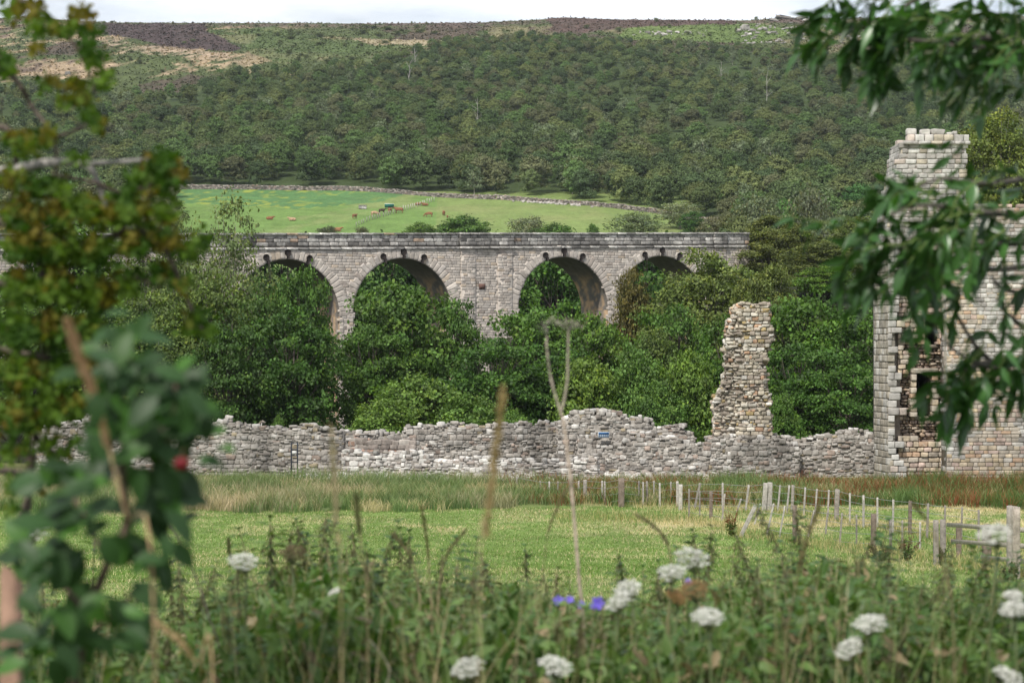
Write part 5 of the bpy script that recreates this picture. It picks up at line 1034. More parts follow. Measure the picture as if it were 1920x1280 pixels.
dock(1765, 1062, 1015, 40, 513, 'thistle_clump', 'green weed clump round the paired posts of the rail fence', (.08, .13, .04), (.10, .12, .05))
dock(1890, 1092, 1050, 60, 514, 'thistle_clump', 'green weed clump at the foot of the big gate posts', (.08, .13, .04), (.10, .12, .05))
# ------------------------------------------------------------------ foreground
GZ = lambda Y: float(hgt(0, Y))
def curve3(pts, n=24):
    P = np.array(pts, float); t = np.linspace(0, len(P) - 1, n); out = []
    for u in t:
        i = min(int(u), len(P) - 2); f = u - i; p0 = P[max(i - 1, 0)]; p1 = P[i]; p2 = P[i + 1]; p3 = P[min(i + 2, len(P) - 1)]
        out.append(.5 * ((2 * p1) + (-p0 + p2) * f + (2 * p0 - 5 * p1 + 4 * p2 - p3) * f * f + (-p0 + 3 * p1 - 3 * p2 + p3) * f ** 3))
    return np.array(out)
LANC = leaf_tpl(.33, .18, .16, (.10, .75, 1, .70, .25, .02)); OVAT = leaf_tpl(.58, .25, .14, (.15, .85, 1, .75, .04)); NET = leaf_tpl(.43, .35, .15, (.2, .95, .9, .5, .02)); HAW = leaf_tpl(.95, .1, .1, (.1, .6, 1, .8, .3))
# ash tree on the right, its trunk out of frame
def ash():
    rng = np.random.default_rng(601); Yt = 5.6; base = np.array((2.35, Yt, GZ(Yt))); root = empty('ash_tree', base); tag(root, 'leafy ash boughs hanging into the picture from the right', 'tree')
    tr = Acc(); br = Acc(); lf = Acc(); bark = (.10, .09, .075)
    P = curve3([(2.35, Yt, base[2] - .2), (2.3, Yt, -.6), (2.38, Yt, .4), (2.2, Yt, 1.5)], 10); tube(tr, P, np.linspace(.12, .05, 10), bark, 9); tr.build('trunk', M_bark, root, base)
    boughs = [  # (list of image points with depth), starts on the trunk
        [(2010, 20, 5.5), (1900, 62, 5.2), (1780, 78, 5.0), (1690, 72, 5.0), (1600, 45, 5.1)],
        [(2010, -90, 5.5), (1880, -50, 5.2), (1760, -20, 5.0), (1700, 10, 5.0), (1660, 40, 5.0)],
        [(2030, 120, 5.4), (1930, 100, 5.3), (1870, 90, 5.1), (1800, 88, 5.0), (1740, 75, 5.0)],
        [(2030, 300, 5.4), (1940, 330, 5.2), (1850, 345, 5.0), (1770, 335, 4.9), (1720, 350, 4.9)],
        [(2030, 360, 5.4), (1920, 400, 5.1), (1820, 395, 4.9), (1720, 385, 4.8), (1650, 415, 4.8)],
        [(2030, 420, 5.4), (1930, 455, 5.1), (1830, 455, 4.9), (1740, 460, 4.8), (1650, 470, 4.8)],
        [(2030, 470, 5.4), (1920, 500, 5.2), (1820, 505, 5.0), (1740, 500, 4.9), (1690, 520, 4.9)],
        [(2030, 640, 5.5), (1930, 700, 5.3), (1880, 690, 5.2), (1835, 655, 5.1), (1800, 600, 5.1), (1785, 560, 5.0)],
        [(2030, 640, 5.5), (1930, 670, 5.2), (1870, 690, 5.1), (1810, 670, 5.0), (1770, 640, 5.0)],
        [(2030, 560, 5.5), (1940, 555, 5.3), (1880, 540, 5.1), (1860, 520, 5.0)],
        [(2030, 620, 5.5), (1940, 620, 5.2), (1890, 590, 5.1), (1870, 560, 5.0)],
        [(1880, 690, 5.2), (1850, 680, 5.1), (1815, 690, 5.0), (1790, 700, 5.0)]]
    twigs = []
    for b in boughs:
        Q = curve3([at(*p) for p in b], 26); st = Q[0].copy()
        if b[0][0] > 2000: s0 = np.array((2.36, Yt, np.clip(st[2] - .15, -.6, 1.4))); tube(br, curve3([s0, (s0 + st) / 2 + (0, 0, .05), st], 6), np.linspace(.03, .014, 6), bark, 6)
        tube(br, Q, np.linspace(.011, .003, 26), bark, 6)
    def spray(px, py, Y, ang, L_, droop=.5, ns=5, sz=.095, tone=1.0):
        """compound leaf: rachis from px,py heading ang (degrees, screen-wise right=0, up=90)"""
        o = at(px, py, Y); a_ = R(ang); yy = rng.normal(0, .45); d = norm(np.array((math.cos(a_), yy, math.sin(a_)))); pts = [o]; m = 2 * ns
        for k in range(m): d = norm(d + np.array((0, 0, -droop * .16)) + rng.normal(0, .03, 3)); pts.append(pts[-1] + d * L_ / m)
        pts = np.array(pts); tube(br, pts, np.linspace(.0026, .0012, m + 1), (.12, .17, .05), 4)
        side = norm(np.cross(d, rng.normal(0, .35, 3) + np.array((0, 0.25, 1)))); Pp = []; Dd = []; Nn = []; Ss = []
        for k in range(1, ns + 1):
            q = pts[min(2 * k, m)]; ax = norm(pts[min(2 * k, m)] - pts[2 * k - 2])
            for s in (-1, 1):
                Pp.append(q); Dd.append(ax * .55 + side * s * .75 + np.array((0, 0, -.42 * rng.uniform(.0, 1.7))) + rng.normal(0, .3, 3)); Nn.append(np.cross(ax, side) + rng.normal(0, .45, 3)); Ss.append(sz * rng.uniform(.75, 1.15) * (.75 + .25 * math.sin(math.pi * k / ns)))
        Pp.append(pts[-1]); Dd.append(pts[-1] - pts[-2] + np.array((0, 0, -.005))); Nn.append(rng.normal(0, .5, 3) + (0, 0, 1)); Ss.append(sz * 1.1)
        c = np.array((.036, .092, .022)) * tone * rng.uniform(.7, 1.4, (len(Pp), 1)); place(lf, LANC, Pp, Dd, Nn, Ss, c)
    cl = [(1560, 20, 5.1), (1600, 60, 5.1), (1640, 30, 5), (1640, 95, 5), (1690, 60, 5), (1700, 110, 5), (1750, 20, 5), (1740, 70, 5), (1770, 120, 4.9), (1800, 40, 5.1), (1830, 90, 4.9), (1820, 150, 5), (1860, 20, 5.2), (1880, 70, 5), (1900, 130, 5), (1920, 40, 5.1), (1870, 160, 5.1), (1930, 90, 5), (1680, 10, 5), (1720, 20, 5.2), (1585, 95, 5.1), (1640, 130, 5.1), (1790, 80, 4.8), (1850, 120, 5.1), (1940, 180, 5.2), (1905, 10, 5),
          (1760, 335, 4.9), (1720, 360, 4.9), (1690, 395, 4.8), (1650, 415, 4.8), (1610, 420, 4.9), (1780, 350, 5), (1820, 330, 4.9), (1860, 350, 5), (1900, 340, 5), (1940, 330, 5.2), (1760, 385, 4.7), (1800, 400, 4.8), (1850, 395, 4.8), (1890, 400, 5), (1930, 390, 5), (1640, 470, 4.8), (1680, 460, 4.8), (1720, 470, 4.7), (1760, 450, 4.7), (1800, 470, 4.9), (1850, 460, 4.9), (1900, 455, 5), (1940, 460, 5.2),
          (1700, 510, 4.9), (1740, 505, 4.8), (1780, 520, 4.9), (1820, 520, 5), (1870, 505, 5), (1910, 510, 5.1), (1710, 430, 4.7), (1780, 425, 4.7), (1830, 430, 4.7), (1730, 540, 4.9), (1770, 545, 4.9), (1660, 505, 4.9), (1625, 450, 4.9), (1880, 430, 4.8),
          (1730, 400, 4.9), (1800, 370, 4.8), (1670, 440, 4.8), (1745, 480, 4.9), (1790, 495, 5), (1850, 490, 5), (1700, 480, 5), (1760, 410, 5), (1815, 450, 5.1), (1690, 530, 5), (1860, 370, 5)]
    for (px, py, Y) in cl:
        if px > 1850 and py > 470 or px > 1700 and py > 500: continue
        if py < 200: py = py * .82 - 14
        for _ in range(2 if py > 200 else 3): spray(px + rng.normal(0, 15), py + rng.normal(0, 10), Y, 180 + rng.uniform(-60, 100) if px > 1600 else 195 + rng.uniform(-30, 50), rng.uniform(.09, .15), rng.uniform(.2, 1.3), 4, rng.uniform(.055, .085), rng.uniform(.75, 1.5))
    for (px, py, Y) in [(1785, 560, 5), (1800, 600, 5.1), (1770, 640, 5), (1790, 700, 5), (1750, 660, 5), (1815, 690, 5), (1835, 655, 5.1), (1800, 650, 5), (1870, 600, 5.1), (1900, 560, 5), (1890, 640, 5.1), (1850, 560, 5.1), (1780, 670, 4.9), (1930, 560, 5), (1740, 690, 5), (1920, 610, 5.1)]:
        if rng.uniform() < .25: continue
        if py > 625: px += 42
        for _ in range(2 if py > 630 else 1): spray(px + rng.normal(0, 9), py + rng.normal(0, 8), Y, 235 + rng.uniform(-60, 60), rng.uniform(.10, .2), rng.uniform(.6, 1.6), 4, rng.uniform(.065, .095), rng.uniform(.9, 1.7))
    br.build('branches', M_bark, root, base); lf.build('crown', M_ash, root, base)
ash()
# hawthorn on the left
def haw():
    rng = np.random.default_rng(602); Yt = 4.3; base = np.array((-1.45, Yt, GZ(Yt))); root = empty('hawthorn_tree', base); tag(root, 'mottled green and rusty hawthorn crowding the left side', 'hawthorn')
    tr = Acc(); br = Acc(); lf = Acc(); bark = (.10, .08, .065); grey = (.30, .28, .26)
    P = curve3([(-1.45, Yt, base[2] - .2), (-1.4, Yt, -.8), (-1.45, Yt, 0), (-1.3, Yt, .9)], 10); tube(tr, P, np.linspace(.09, .035, 10), bark, 9); tr.build('trunk', M_bark, root, base)
    lines = [([(-80, 330, 4.3), (30, 318, 4.1), (90, 305, 4.0), (160, 310, 4.0), (185, 345, 4.0), (200, 400, 4.0)], .012, grey),
             ([(160, 308, 4.0), (220, 304, 4.0), (290, 298, 4.0)], .007, grey),
             ([(-80, 60, 4.3), (20, 140, 4.1), (60, 200, 4.1), (100, 260, 4.0), (105, 330, 4.0)], .007, bark), ([(-80, 250, 4.3), (10, 240, 4.1), (30, 310, 4.1), (20, 380, 4.1)], .009, bark),
             ([(-80, -40, 4.3), (60, 10, 4.1), (120, 60, 4.1), (160, 120, 4.1), (180, 180, 4.1)], .006, bark), ([(-80, 100, 4.3), (0, 110, 4.1), (40, 170, 4.0)], .006, bark),
             ([(-80, 400, 4.3), (60, 430, 4.1), (160, 460, 4.1), (250, 430, 4.0), (310, 470, 4.0), (350, 560, 4.0), (380, 620, 4)], .009, bark), ([(-80, 520, 4.3), (60, 540, 4.1), (160, 560, 4.1), (240, 520, 4.0), (300, 540, 4.0)], .009, bark),
             ([(-80, 640, 4.3), (30, 660, 4.2), (120, 680, 4.1), (180, 720, 4.1)], .009, bark), ([(-80, 760, 4.3), (20, 790, 4.2), (80, 830, 4.1), (130, 880, 4.1)], .009, bark), ([(-80, 850, 4.3), (0, 880, 4.2), (60, 900, 4.1), (20, 1000, 4.1)], .01, bark),
             ([(100, 330, 4.1), (170, 340, 4.0), (230, 360, 4.0), (300, 340, 4.0)], .006, bark), ([(60, 430, 4.1), (90, 560, 4.1), (80, 700, 4.1), (60, 850, 4.1)], .012, bark), ([(60, 850, 4.1), (50, 980, 4.1), (55, 1150, 4.0)], .011, bark), ([(-80, 20, 4.3), (20, 20, 4.1), (60, 5, 4.1)], .005, bark), ([(100, 260, 4.0), (150, 240, 4), (185, 215, 4)], .005, bark)]
    for pts, r0, c in lines:
        Q = curve3([at(*p) for p in pts], 20)
        if pts[0][0] < 0: s = np.array((-1.42, Yt, np.clip(Q[0][2] - .1, -1.2, .8))); tube(br, [s, (s + Q[0]) / 2 + (0, 0, .02), Q[0]], [r0 * 2, r0 * 1.5, r0], c, 6)
        tube(br, Q, np.linspace(r0, r0 * .4, 20), c, 6)
    cl = [(70, 20, 30, 60), (20, 20, 25, 40), (150, 20, 26, 50), (130, 50, 22, 40), (170, 60, 30, 60), (180, 110, 26, 60), (190, 150, 20, 40), (160, 90, 20, 40), (75, 55, 26, 50), (100, 50, 22, 40), (10, 110, 18, 50), (15, 130, 22, 60), (140, 155, 24, 45), (90, 155, 22, 45), (155, 185, 26, 60), (170, 215, 24, 60), (185, 235, 16, 40), (120, 195, 18, 30), (110, 60, 16, 30), (70, 90, 12, 20), (200, 140, 14, 30), (35, 15, 14, 30),
          (50, 270, 30, 90), (20, 260, 22, 50), (90, 255, 16, 30), (150, 300, 16, 20), (290, 300, 22, 60), (315, 300, 24, 80), (300, 345, 30, 100), (330, 330, 18, 50), (260, 330, 26, 60), (240, 360, 24, 60),
          (20, 330, 30, 80), (60, 350, 30, 90), (110, 350, 28, 70), (40, 400, 40, 130), (110, 400, 40, 130), (170, 390, 34, 100), (220, 400, 36, 110), (270, 400, 36, 110), (310, 400, 30, 80), (40, 460, 45, 150), (110, 470, 45, 150), (180, 470, 40, 130), (250, 460, 40, 120), (310, 450, 34, 90), (350, 470, 26, 60), (380, 450, 20, 40), (40, 540, 45, 160), (110, 540, 45, 150), (180, 550, 42, 130), (240, 530, 36, 90), (300, 510, 30, 60), (340, 530, 24, 50), (370, 590, 26, 50), (390, 620, 16, 30), (350, 620, 16, 20),
          (30, 620, 45, 150), (100, 620, 45, 150), (170, 620, 36, 90), (40, 700, 45, 150), (110, 700, 42, 140), (160, 690, 34, 70), (30, 780, 42, 130), (90, 770, 42, 130), (140, 760, 34, 80), (190, 770, 20, 30), (20, 850, 36, 100), (80, 830, 34, 80), (30, 910, 30, 60), (110, 860, 26, 50), (60, 900, 26, 40), (140, 830, 26, 40), (20, 960, 20, 24)]
    for px, py, rp, n in cl:
        rp = rp * (.85 if py < 240 else 1); n = int(n * (1.1 if py < 240 else (.7 if py > 815 else (2.3 if px < 230 and py > 380 else 1.5)))); Y = 4.05 + rng.normal(0, .12, n); u = px + rng.normal(0, rp * .40, n); v = py + rng.normal(0, rp * .36, n); P = np.stack(((u - 960) / F * Y, Y, (640 - v) / F * Y), 1)
        rst = (sstep(.5, .68, fbm(u / 34, v / 30, 9, 3)) * .5)[:, None]; q = rng.uniform(0, 1, n)[:, None]; gn = sstep(.35, .65, fbm(u / 45, v / 45, 19, 3))[:, None]; c = (np.array((.04, .088, .014)) * (1 - gn) + np.array((.09, .155, .022)) * gn); c = c * (1 - rst) + np.array((.20, .10, .018)) * rst; c = c * rng.uniform(.8, 1.2, n)[:, None]
        place(lf, HAW, P, rdir(rng, n) + (0, 0, -.2), rdir(rng, n) + (0, -.1, .6), rng.uniform(.011, .020, n), c)
    br.build('branches', M_bark, root, base); lf.build('crown', M_haw, root, base)
haw()
# apple sapling with one red fruit
def apple():
    rng = np.random.default_rng(603); Y0 = 2.5; base = np.array(((120 - 960) / F * Y0, Y0, GZ(Y0))); root = empty('apple_sapling', base); tag(root, 'blurred apple shoots with big dull green leaves in the near left', 'apple tree')
    st = Acc(); lf = Acc(); c = (.13, .085, .07)
    S = [[(120, 1500, 2.5), (150, 1210, 2.5), (200, 1060, 2.5), (238, 980, 2.5), (228, 860, 2.5), (240, 760, 2.5), (245, 650, 2.5)], [(238, 980, 2.5), (290, 900, 2.5), (320, 800, 2.46), (330, 720, 2.46)], [(200, 1060, 2.5), (150, 950, 2.6), (90, 880, 2.6)], [(170, 1150, 2.5), (100, 1080, 2.55), (60, 1020, 2.6)], [(228, 860, 2.5), (270, 800, 2.46), (330, 820, 2.46), (345, 845, 2.5)], [(150, 1210, 2.5), (230, 1130, 2.5), (270, 1100, 2.5)]]
    for i, s in enumerate(S): Q = curve3([at(*p) for p in s], 18); tube(st, Q, np.linspace(.008 if i == 0 else .0036, .002, 18), c, 6)
    L0 = [(245, 650, 110, .075), (240, 660, 60, .08), (255, 680, 20, .085), (240, 690, 150, .08), (235, 700, 190, .075), (250, 720, 350, .085), (275, 720, 20, .08), (300, 730, 10, .08), (200, 720, 200, .07), (225, 740, 240, .075), (260, 760, 300, .08), (300, 770, 340, .08), (330, 730, 330, .085), (345, 740, 280, .07), (330, 800, 0, .07), (290, 800, 220, .07), (250, 800, 200, .08), (215, 790, 170, .07), (345, 780, 290, .06), (370, 800, 250, .06),
          (320, 830, 20, .07), (280, 840, 190, .075), (230, 850, 210, .075), (250, 880, 330, .08), (300, 880, 350, .08), (340, 820, 270, .06), (210, 890, 160, .075), (180, 900, 190, .07), (260, 930, 340, .08), (310, 930, 350, .07), (290, 950, 290, .08), (220, 940, 200, .08), (180, 960, 170, .07), (150, 950, 240, .075), (120, 930, 180, .075), (90, 900, 200, .07), (120, 1010, 190, .08), (160, 1030, 220, .08), (210, 1020, 300, .075), (250, 1010, 330, .07), (310, 1000, 280, .075), (300, 1040, 280, .07),
          (90, 1090, 200, .08), (130, 1080, 170, .075), (60, 1040, 150, .07), (110, 1150, 220, .08), (160, 1130, 250, .075), (200, 1120, 310, .075), (240, 1110, 340, .07), (80, 1190, 200, .08), (130, 1210, 250, .08), (180, 1200, 320, .075), (50, 1240, 190, .07), (230, 1180, 350, .07), (310, 860, 260, .07), (200, 820, 230, .07), (270, 700, 80, .07), (270, 860, 120, .06)]
    for px, py, an, s in L0:
        for q in range(5):
            o = at(px + rng.normal(0, 24) * (q > 0), py + rng.normal(0, 26) * (q > 0), 2.48 + rng.normal(0, .05)); a_ = R(an + rng.normal(0, 60) * (q > 0)); tone = rng.uniform(.7, 1.4); c_ = np.array((.028, .070, .018)) if rng.uniform() < .75 else np.array((.05, .13, .02))
            place(lf, OVAT, [o], [(math.cos(a_), rng.normal(0, .4), math.sin(a_))], [(rng.normal(0, .4), -.75, .8)], [s * .62 * rng.uniform(.65, 1.1)], [c_ * tone])
    st.build('branches', M_bark, root, base); lf.build('crown', M_near, root, base)
    p = at(341, 869, 2.36); rot = Acc(); nth, nph = 14, 20; V = []
    for i in range(nth + 1):
        t = math.pi * i / nth; r_ = .0092 * (math.sin(t) ** .85 if math.sin(t) > 1e-6 else 0) * (1 + .08 * math.cos(t)); z = .0088 * math.cos(t) - .003 * math.exp(-(r_ / .004) ** 2) * (1 if t < 1 else -.6)
        for j in range(nph): V.append((p[0] + r_ * math.cos(2 * math.pi * j / nph), p[1] + r_ * math.sin(2 * math.pi * j / nph), p[2] + z))
    Fq = [(i * nph + j, (i + 1) * nph + j, (i + 1) * nph + (j + 1) % nph, i * nph + (j + 1) % nph) for i in range(nth) for j in range(nph)]; V = np.array(V)
    cc_ = mixc(np.zeros((len(V), 3)) + np.array((.20, .012, .02)), sstep(.2, .9, (V[:, 0] - p[0]) / .011 + .3 * (V[:, 2] - p[2]) / .011) * .4, (.33, .10, .05)); rot.add(V, Fq, cc_)
    ap = empty('apple', p); tag(ap, 'small red apple hanging among the blurred leaves at left', 'apple'); rot.build('fruit', M_near, ap, p, True); s = Acc(); tube(s, [p + (0, 0, .007), p + (.002, 0, .018)], .0014, (.08, .05, .03), 5); s.build('stalk', M_bark, ap, p)
apple()
def fpost():
    a = Acc(); rng = np.random.default_rng(5); Y = 3.1; x = (21 - 960) / F * Y; zt = (640 - 1066) / F * Y; g_ = GZ(Y); h = (zt - g_) / 2; T = BT * np.where(BK == 3, .9, 1.)[:, None] + rng.normal(0, .02, BT.shape)
    a.add(np.array((x, Y, g_ + h)) + T * np.array((.0155, .0155, h)), BF, (.27, .17, .12)); tag(a.build('wooden_stake', M_wood, None, (x, Y, g_)), 'blurred brown wooden stake at the lower left corner', 'stake')
fpost()
# nettles
NP = []
def nettle_proto(seed, H, col, tassel):
    rng = np.random.default_rng(seed); s = Acc(); l = Acc(); bend = rng.normal(0, .10, 2); f = lambda t: np.array((bend[0] * t * t, bend[1] * t * t, H * t)); pts = np.array([f(t) for t in np.linspace(0, 1, 10)]); tube(s, pts, np.linspace(.0045, .0018, 10), (.12, .13, .05), 5)
    z = .28; k = 0
    while z < 1.0:
        for sg in (0, math.pi, rng.uniform(0, 6.28)):
            a_ = k * math.pi / 2 + sg + rng.normal(0, .25); u = (z - .28) / .72; L_ = (.115 * (1 - .62 * u)) * rng.uniform(.8, 1.15); d = np.array((math.cos(a_), math.sin(a_), rng.uniform(-.15, .25) + u * .45)); q = f(z)
            pe = q + norm(d) * L_ * .22; tube(s, [q, pe], .0012, (.14, .15, .06), 3); c = np.array(col) * rng.uniform(.7, 1.35)
            place(l, NET, [pe], [d + np.array((0, 0, -.25 * (1 - u)))], [(rng.normal(0, .2), rng.normal(0, .2), 1)], [L_], [c])
            if tassel and u > .25:
                for _ in range(2):
                    e = q + np.array((rng.normal(0, .02), rng.normal(0, .02), -.05 * rng.uniform(.5, 1.2))); tube(s, [q, (q + e) / 2 + rng.normal(0, .006, 3), e], .0022, (.16, .15, .07), 3)
        z += .046 * (1.15 - .5 * z); k += 1
    n = 8; a_ = rng.uniform(0, 6.28, n); place(l, NET, np.tile(f(1.0), (n, 1)), np.stack((np.cos(a_), np.sin(a_), np.full(n, .9)), 1), np.stack((-np.cos(a_), -np.sin(a_), np.full(n, .6)), 1), rng.uniform(.02, .035, n), np.array(col) * 1.15)
    NP.append((s, l, H))
for s, H, c, t in ((1, 1.15, (.058, .122, .030), 1), (2, 1.0, (.075, .145, .036), 0), (3, 1.25, (.062, .12, .038), 1), (4, .95, (.11, .175, .05), 1), (5, 1.1, (.05, .105, .034), 0), (6, 1.05, (.12, .155, .055), 1)): nettle_proto(s, H, c, t)
rng = np.random.default_rng(700); NB = {}
TOPL = top_of([(-60, 1100), (60, 1080), (200, 1130), (300, 1150), (400, 1090), (480, 1060), (560, 1020), (640, 1000), (700, 1040), (760, 1035), (820, 1075), (900, 1050), (960, 1060), (1050, 1085), (1150, 1095), (1250, 1080), (1350, 1060), (1450, 1040), (1530, 1010), (1600, 1015), (1680, 1045), (1760, 1080), (1840, 1060), (1990, 1060)])
cnt = 0; wordsz = ['slender', 'bushy', 'tasselled', 'pale', 'dark', 'yellowing']
for rI, (Y, n, dn) in enumerate(((8.0, 50, -12), (7.4, 56, 0), (6.8, 58, 25), (6.2, 58, 60), (5.6, 52, 105), (5.0, 44, 150))):
    for k in range(n):
        px = -80 + (k + rng.uniform(.0, 1)) * 2080 / n; tp = TOPL(px) + dn + rng.normal(-6, 38); y = Y + rng.uniform(-.3, .3); v = int(rng.integers(6)); H = NP[v][2]
        x = (px - 960) / F * y; g_ = float(hgt(x, y)); zt = (640 - tp) / F * y; s = (zt - g_) / H
        if s < .35: continue
        if v not in NB: e = empty('nettle_plant', (x, y, g_)); NP[v][0].build('stem', M_nettle, e, (0, 0, 0)); NP[v][1].build('leaves', M_nettle, e, (0, 0, 0)); NB[v] = e
        else: e = copy_tree(NB[v])
        e.location = (x, y, g_); e.scale = (min(s, 1.15) * 1.05,) * 2 + (s,); e.rotation_euler = (rng.normal(0, .09), rng.normal(0, .09), rng.uniform(0, 6.28)); cnt += 1
        tag(e, f'{wordsz[v]} nettle standing in the weed bank along the bottom of the view', 'nettle', 'nettles in the weed bank')
print('NETTLES', cnt)
# undergrowth between them
a = Acc(); n = 42000; Y = rng.uniform(4.7, 8.4, n); px = rng.uniform(-150, 2070, n); x = (px - 960) / F * Y; g_ = hgt(x, Y); tz = (640 - (TOPL(px) + np.interp(Y, [3.6, 5, 6, 8], [190, 130, 75, 40]))) / F * Y
P = np.stack((x, Y, np.maximum(g_ + .02, tz - rng.exponential(.22, n))), 1); q = rng.uniform(0, 1, n)[:, None]
c = np.where(q < .09, np.array((.20, .155, .085)), np.where(q < .45, np.array((.052, .112, .023)), np.array((.095, .16, .04)))) * rng.uniform(.55, 1.4, n)[:, None]
place(a, NET, P, rdir(rng, n) + (0, 0, -.1), rdir(rng, n) * .7 + (0, 0, .8), rng.uniform(.025, .07, n), c)
n = 3900; Y = rng.uniform(4.2, 8.5, n); px = rng.uniform(-150, 2070, n); x = (px - 960) / F * Y; g_ = hgt(x, Y); tz = (640 - (TOPL(px) - 25 + np.abs(rng.normal(0, 75, n)) * .8 + np.interp(Y, [4, 6, 8], [90, 40, 0]))) / F * Y
c = np.where(rng.uniform(0, 1, n)[:, None] < .4, np.array((.36, .29, .17)), np.array((.15, .21, .07))) * rng.uniform(.7, 1.3, n)[:, None]
blades(a, rng, np.stack((x, Y, g_), 1), np.maximum(.3, (tz - g_) * 1.1), rng.uniform(.0025, .006, n), .35, c, 6)
tag(a.build('undergrowth', M_nettle), 'tangled low weeds and grass blades filling the near bank', 'undergrowth', kind='stuff')
# umbels
def umbel(px, py, wpx, Y, seed, lab, col=(.78, .78, .72), tilt=0, depth=.16, name='white_umbel', cat='flower', grp='white flower heads in the weed bank', lobes=None):
    rng = np.random.default_rng(seed); c = at(px, py, Y); Rr = wpx * .82 / 2 / F * Y; g_ = float(hgt(c[0], Y)); base = np.array((c[0] + rng.normal(0, .05), Y + rng.normal(0, .03), g_)); e = empty(name, base); tag(e, lab, cat, grp)
    neck = c + np.array((rng.normal(0, .005), 0, -Rr * .95)); st = Acc(); tube(st, curve3([base, (base + neck) / 2 + rng.normal(0, .02, 3), neck], 10), np.linspace(.005, .003, 10), (.13, .17, .07), 6)
    nr = 32; hd = Acc(); tl = R(tilt)
    for k in range(nr):
        t = math.sqrt((k + .5) / nr); a_ = k * 2.39996; lx = math.cos(a_) * t; ly = math.sin(a_) * t; lz = (1 - t * t) * depth * 1.6 + rng.normal(0, .05); o = np.array((lx * math.cos(tl) - lz * math.sin(tl), ly, lz * math.cos(tl) + lx * math.sin(tl) + ly * .42)) * Rr; q = c + o
        tube(st, [neck, (neck + q) / 2 + (0, 0, -.002), q], .0008, (.16, .2, .09), 3); m = 18
        P = q + rng.normal(0, 1, (m, 3)) * Rr * np.array((.085, .085, .04)); place(hd, QUAD, P, rdir(rng, m) * (1, 1, .3), rdir(rng, m) * .4 + (0, -.3, 1), rng.uniform(.0045, .008, m), np.array(col) * rng.uniform(.82, 1.08, (m, 1)))
    st.build('stem', M_nettle, e, base); hd.build('flower_head', M_flower, e, base)
UM = [(60, 993, 74, 4.6, 'white flower head at the far left edge above the stake', 0), (455, 1052, 66, 5.4, 'white flower head standing alone over the meadow at left', 0), (1298, 1046, 78, 5.2, 'large white flower head, the upper of the pair right of centre', -6), (1260, 1073, 62, 5.0, 'white flower head, the lower left of the pair right of centre', 8),
      (1178, 1103, 60, 5.2, 'broad white flower head just right of the blue flowers', 12), (1160, 1128, 62, 5.0, 'white flower head tucked below the broad one by the blue flowers', 28), (1328, 1156, 70, 4.9, 'white flower head beneath the brown dead head', 5), (1632, 1169, 68, 4.9, 'flat white flower head at lower right, seen edge-on', 10), (1592, 1215, 64, 4.7, 'white flower head below the edge-on one at lower right', 30),
      (876, 1252, 74, 4.6, 'white flower head at the bottom, left of centre', 15), (1040, 1247, 70, 4.6, 'white flower head at the bottom centre', -10), (1866, 1001, 74, 4.4, 'white flower head in front of the rail fence', 16), (1900, 1142, 56, 4.6, 'white flower head at the right edge, middle height', 20), (1890, 1268, 66, 4.4, 'white flower head in the bottom right corner', -15), (1900, 1116, 40, 5.0, 'small white flower head at the right edge, above another', 5), (626, 1112, 26, 5.4, 'tiny white flower head in the weeds left of centre', 40)]
for k, (px, py, wp, Y, lab, tl) in enumerate(UM): umbel(px, py, wp, 4.35 if py > 1135 else Y, 800 + k, lab, tilt=tl)
umbel(1300, 1105, 70, 4.9, 850, 'brown withered flower head between white ones', (.33, .20, .09), 10, name='dead_umbel', grp='withered flower heads'); umbel(1268, 1118, 50, 5.0, 851, 'small orange-brown withered head left of the larger brown one', (.38, .23, .10), -20, name='dead_umbel', grp='withered flower heads')
umbel(548, 1036, 60, 5.6, 852, 'dull brown withered head among weeds at left', (.17, .13, .07), 0, name='dead_umbel', grp='withered flower heads')
# blue flowers
def blue(px, py, wp, seed, lab):
    rng = np.random.default_rng(seed); Y = 5.1; c = at(px, py, Y); base = np.array((c[0] + rng.normal(0, .03), Y + .02, float(hgt(c[0], Y)))); e = empty('blue_flower', base); tag(e, lab, 'flower', 'blue flowers in the weed bank'); s = Acc(); tube(s, curve3([base, (base + c) / 2 + rng.normal(0, .015, 3), c], 8), .0018, (.08, .13, .04), 4); s.build('stem', M_nettle, e, base)
    p = Acc(); Rr = wp / 2 / F * Y; n = 5; a_ = np.arange(n) * 2 * math.pi / n + rng.uniform(0, 1); fd = np.array((rng.normal(0, .4), -.8, rng.uniform(.2, .8))); fd = fd / np.linalg.norm(fd); ux = norm(np.cross(fd, (0, 0, 1))); uy = np.cross(ux, fd)
    D = np.cos(a_)[:, None] * ux + np.sin(a_)[:, None] * uy; place(p, leaf_tpl(.85, .1, .08, (.3, .8, 1, .7, .3)), np.tile(c, (n, 1)), D + fd * .35, np.tile(fd, (n, 1)) - D * .2, np.full(n, Rr * 1.15), np.array((.17, .12, .62)) * rng.uniform(.8, 1.2, (n, 1))); p.build('petals', M_flower, e, base)
for k, (px, py, wp, lab) in enumerate([(1047, 1126, 20, 'blue flower, leftmost of the row left of the white heads'), (1068, 1124, 16, 'small blue flower second in the row'), (1090, 1134, 15, 'blue flower behind the dry forked stalk'), (1121, 1130, 24, 'largest blue flower, right end of the row'), (1290, 1091, 14, 'lone blue flower under the upper white head'), (1112, 1136, 14, 'little blue flower touching the largest one')]): blue(px, py, wp, 870 + k, lab)
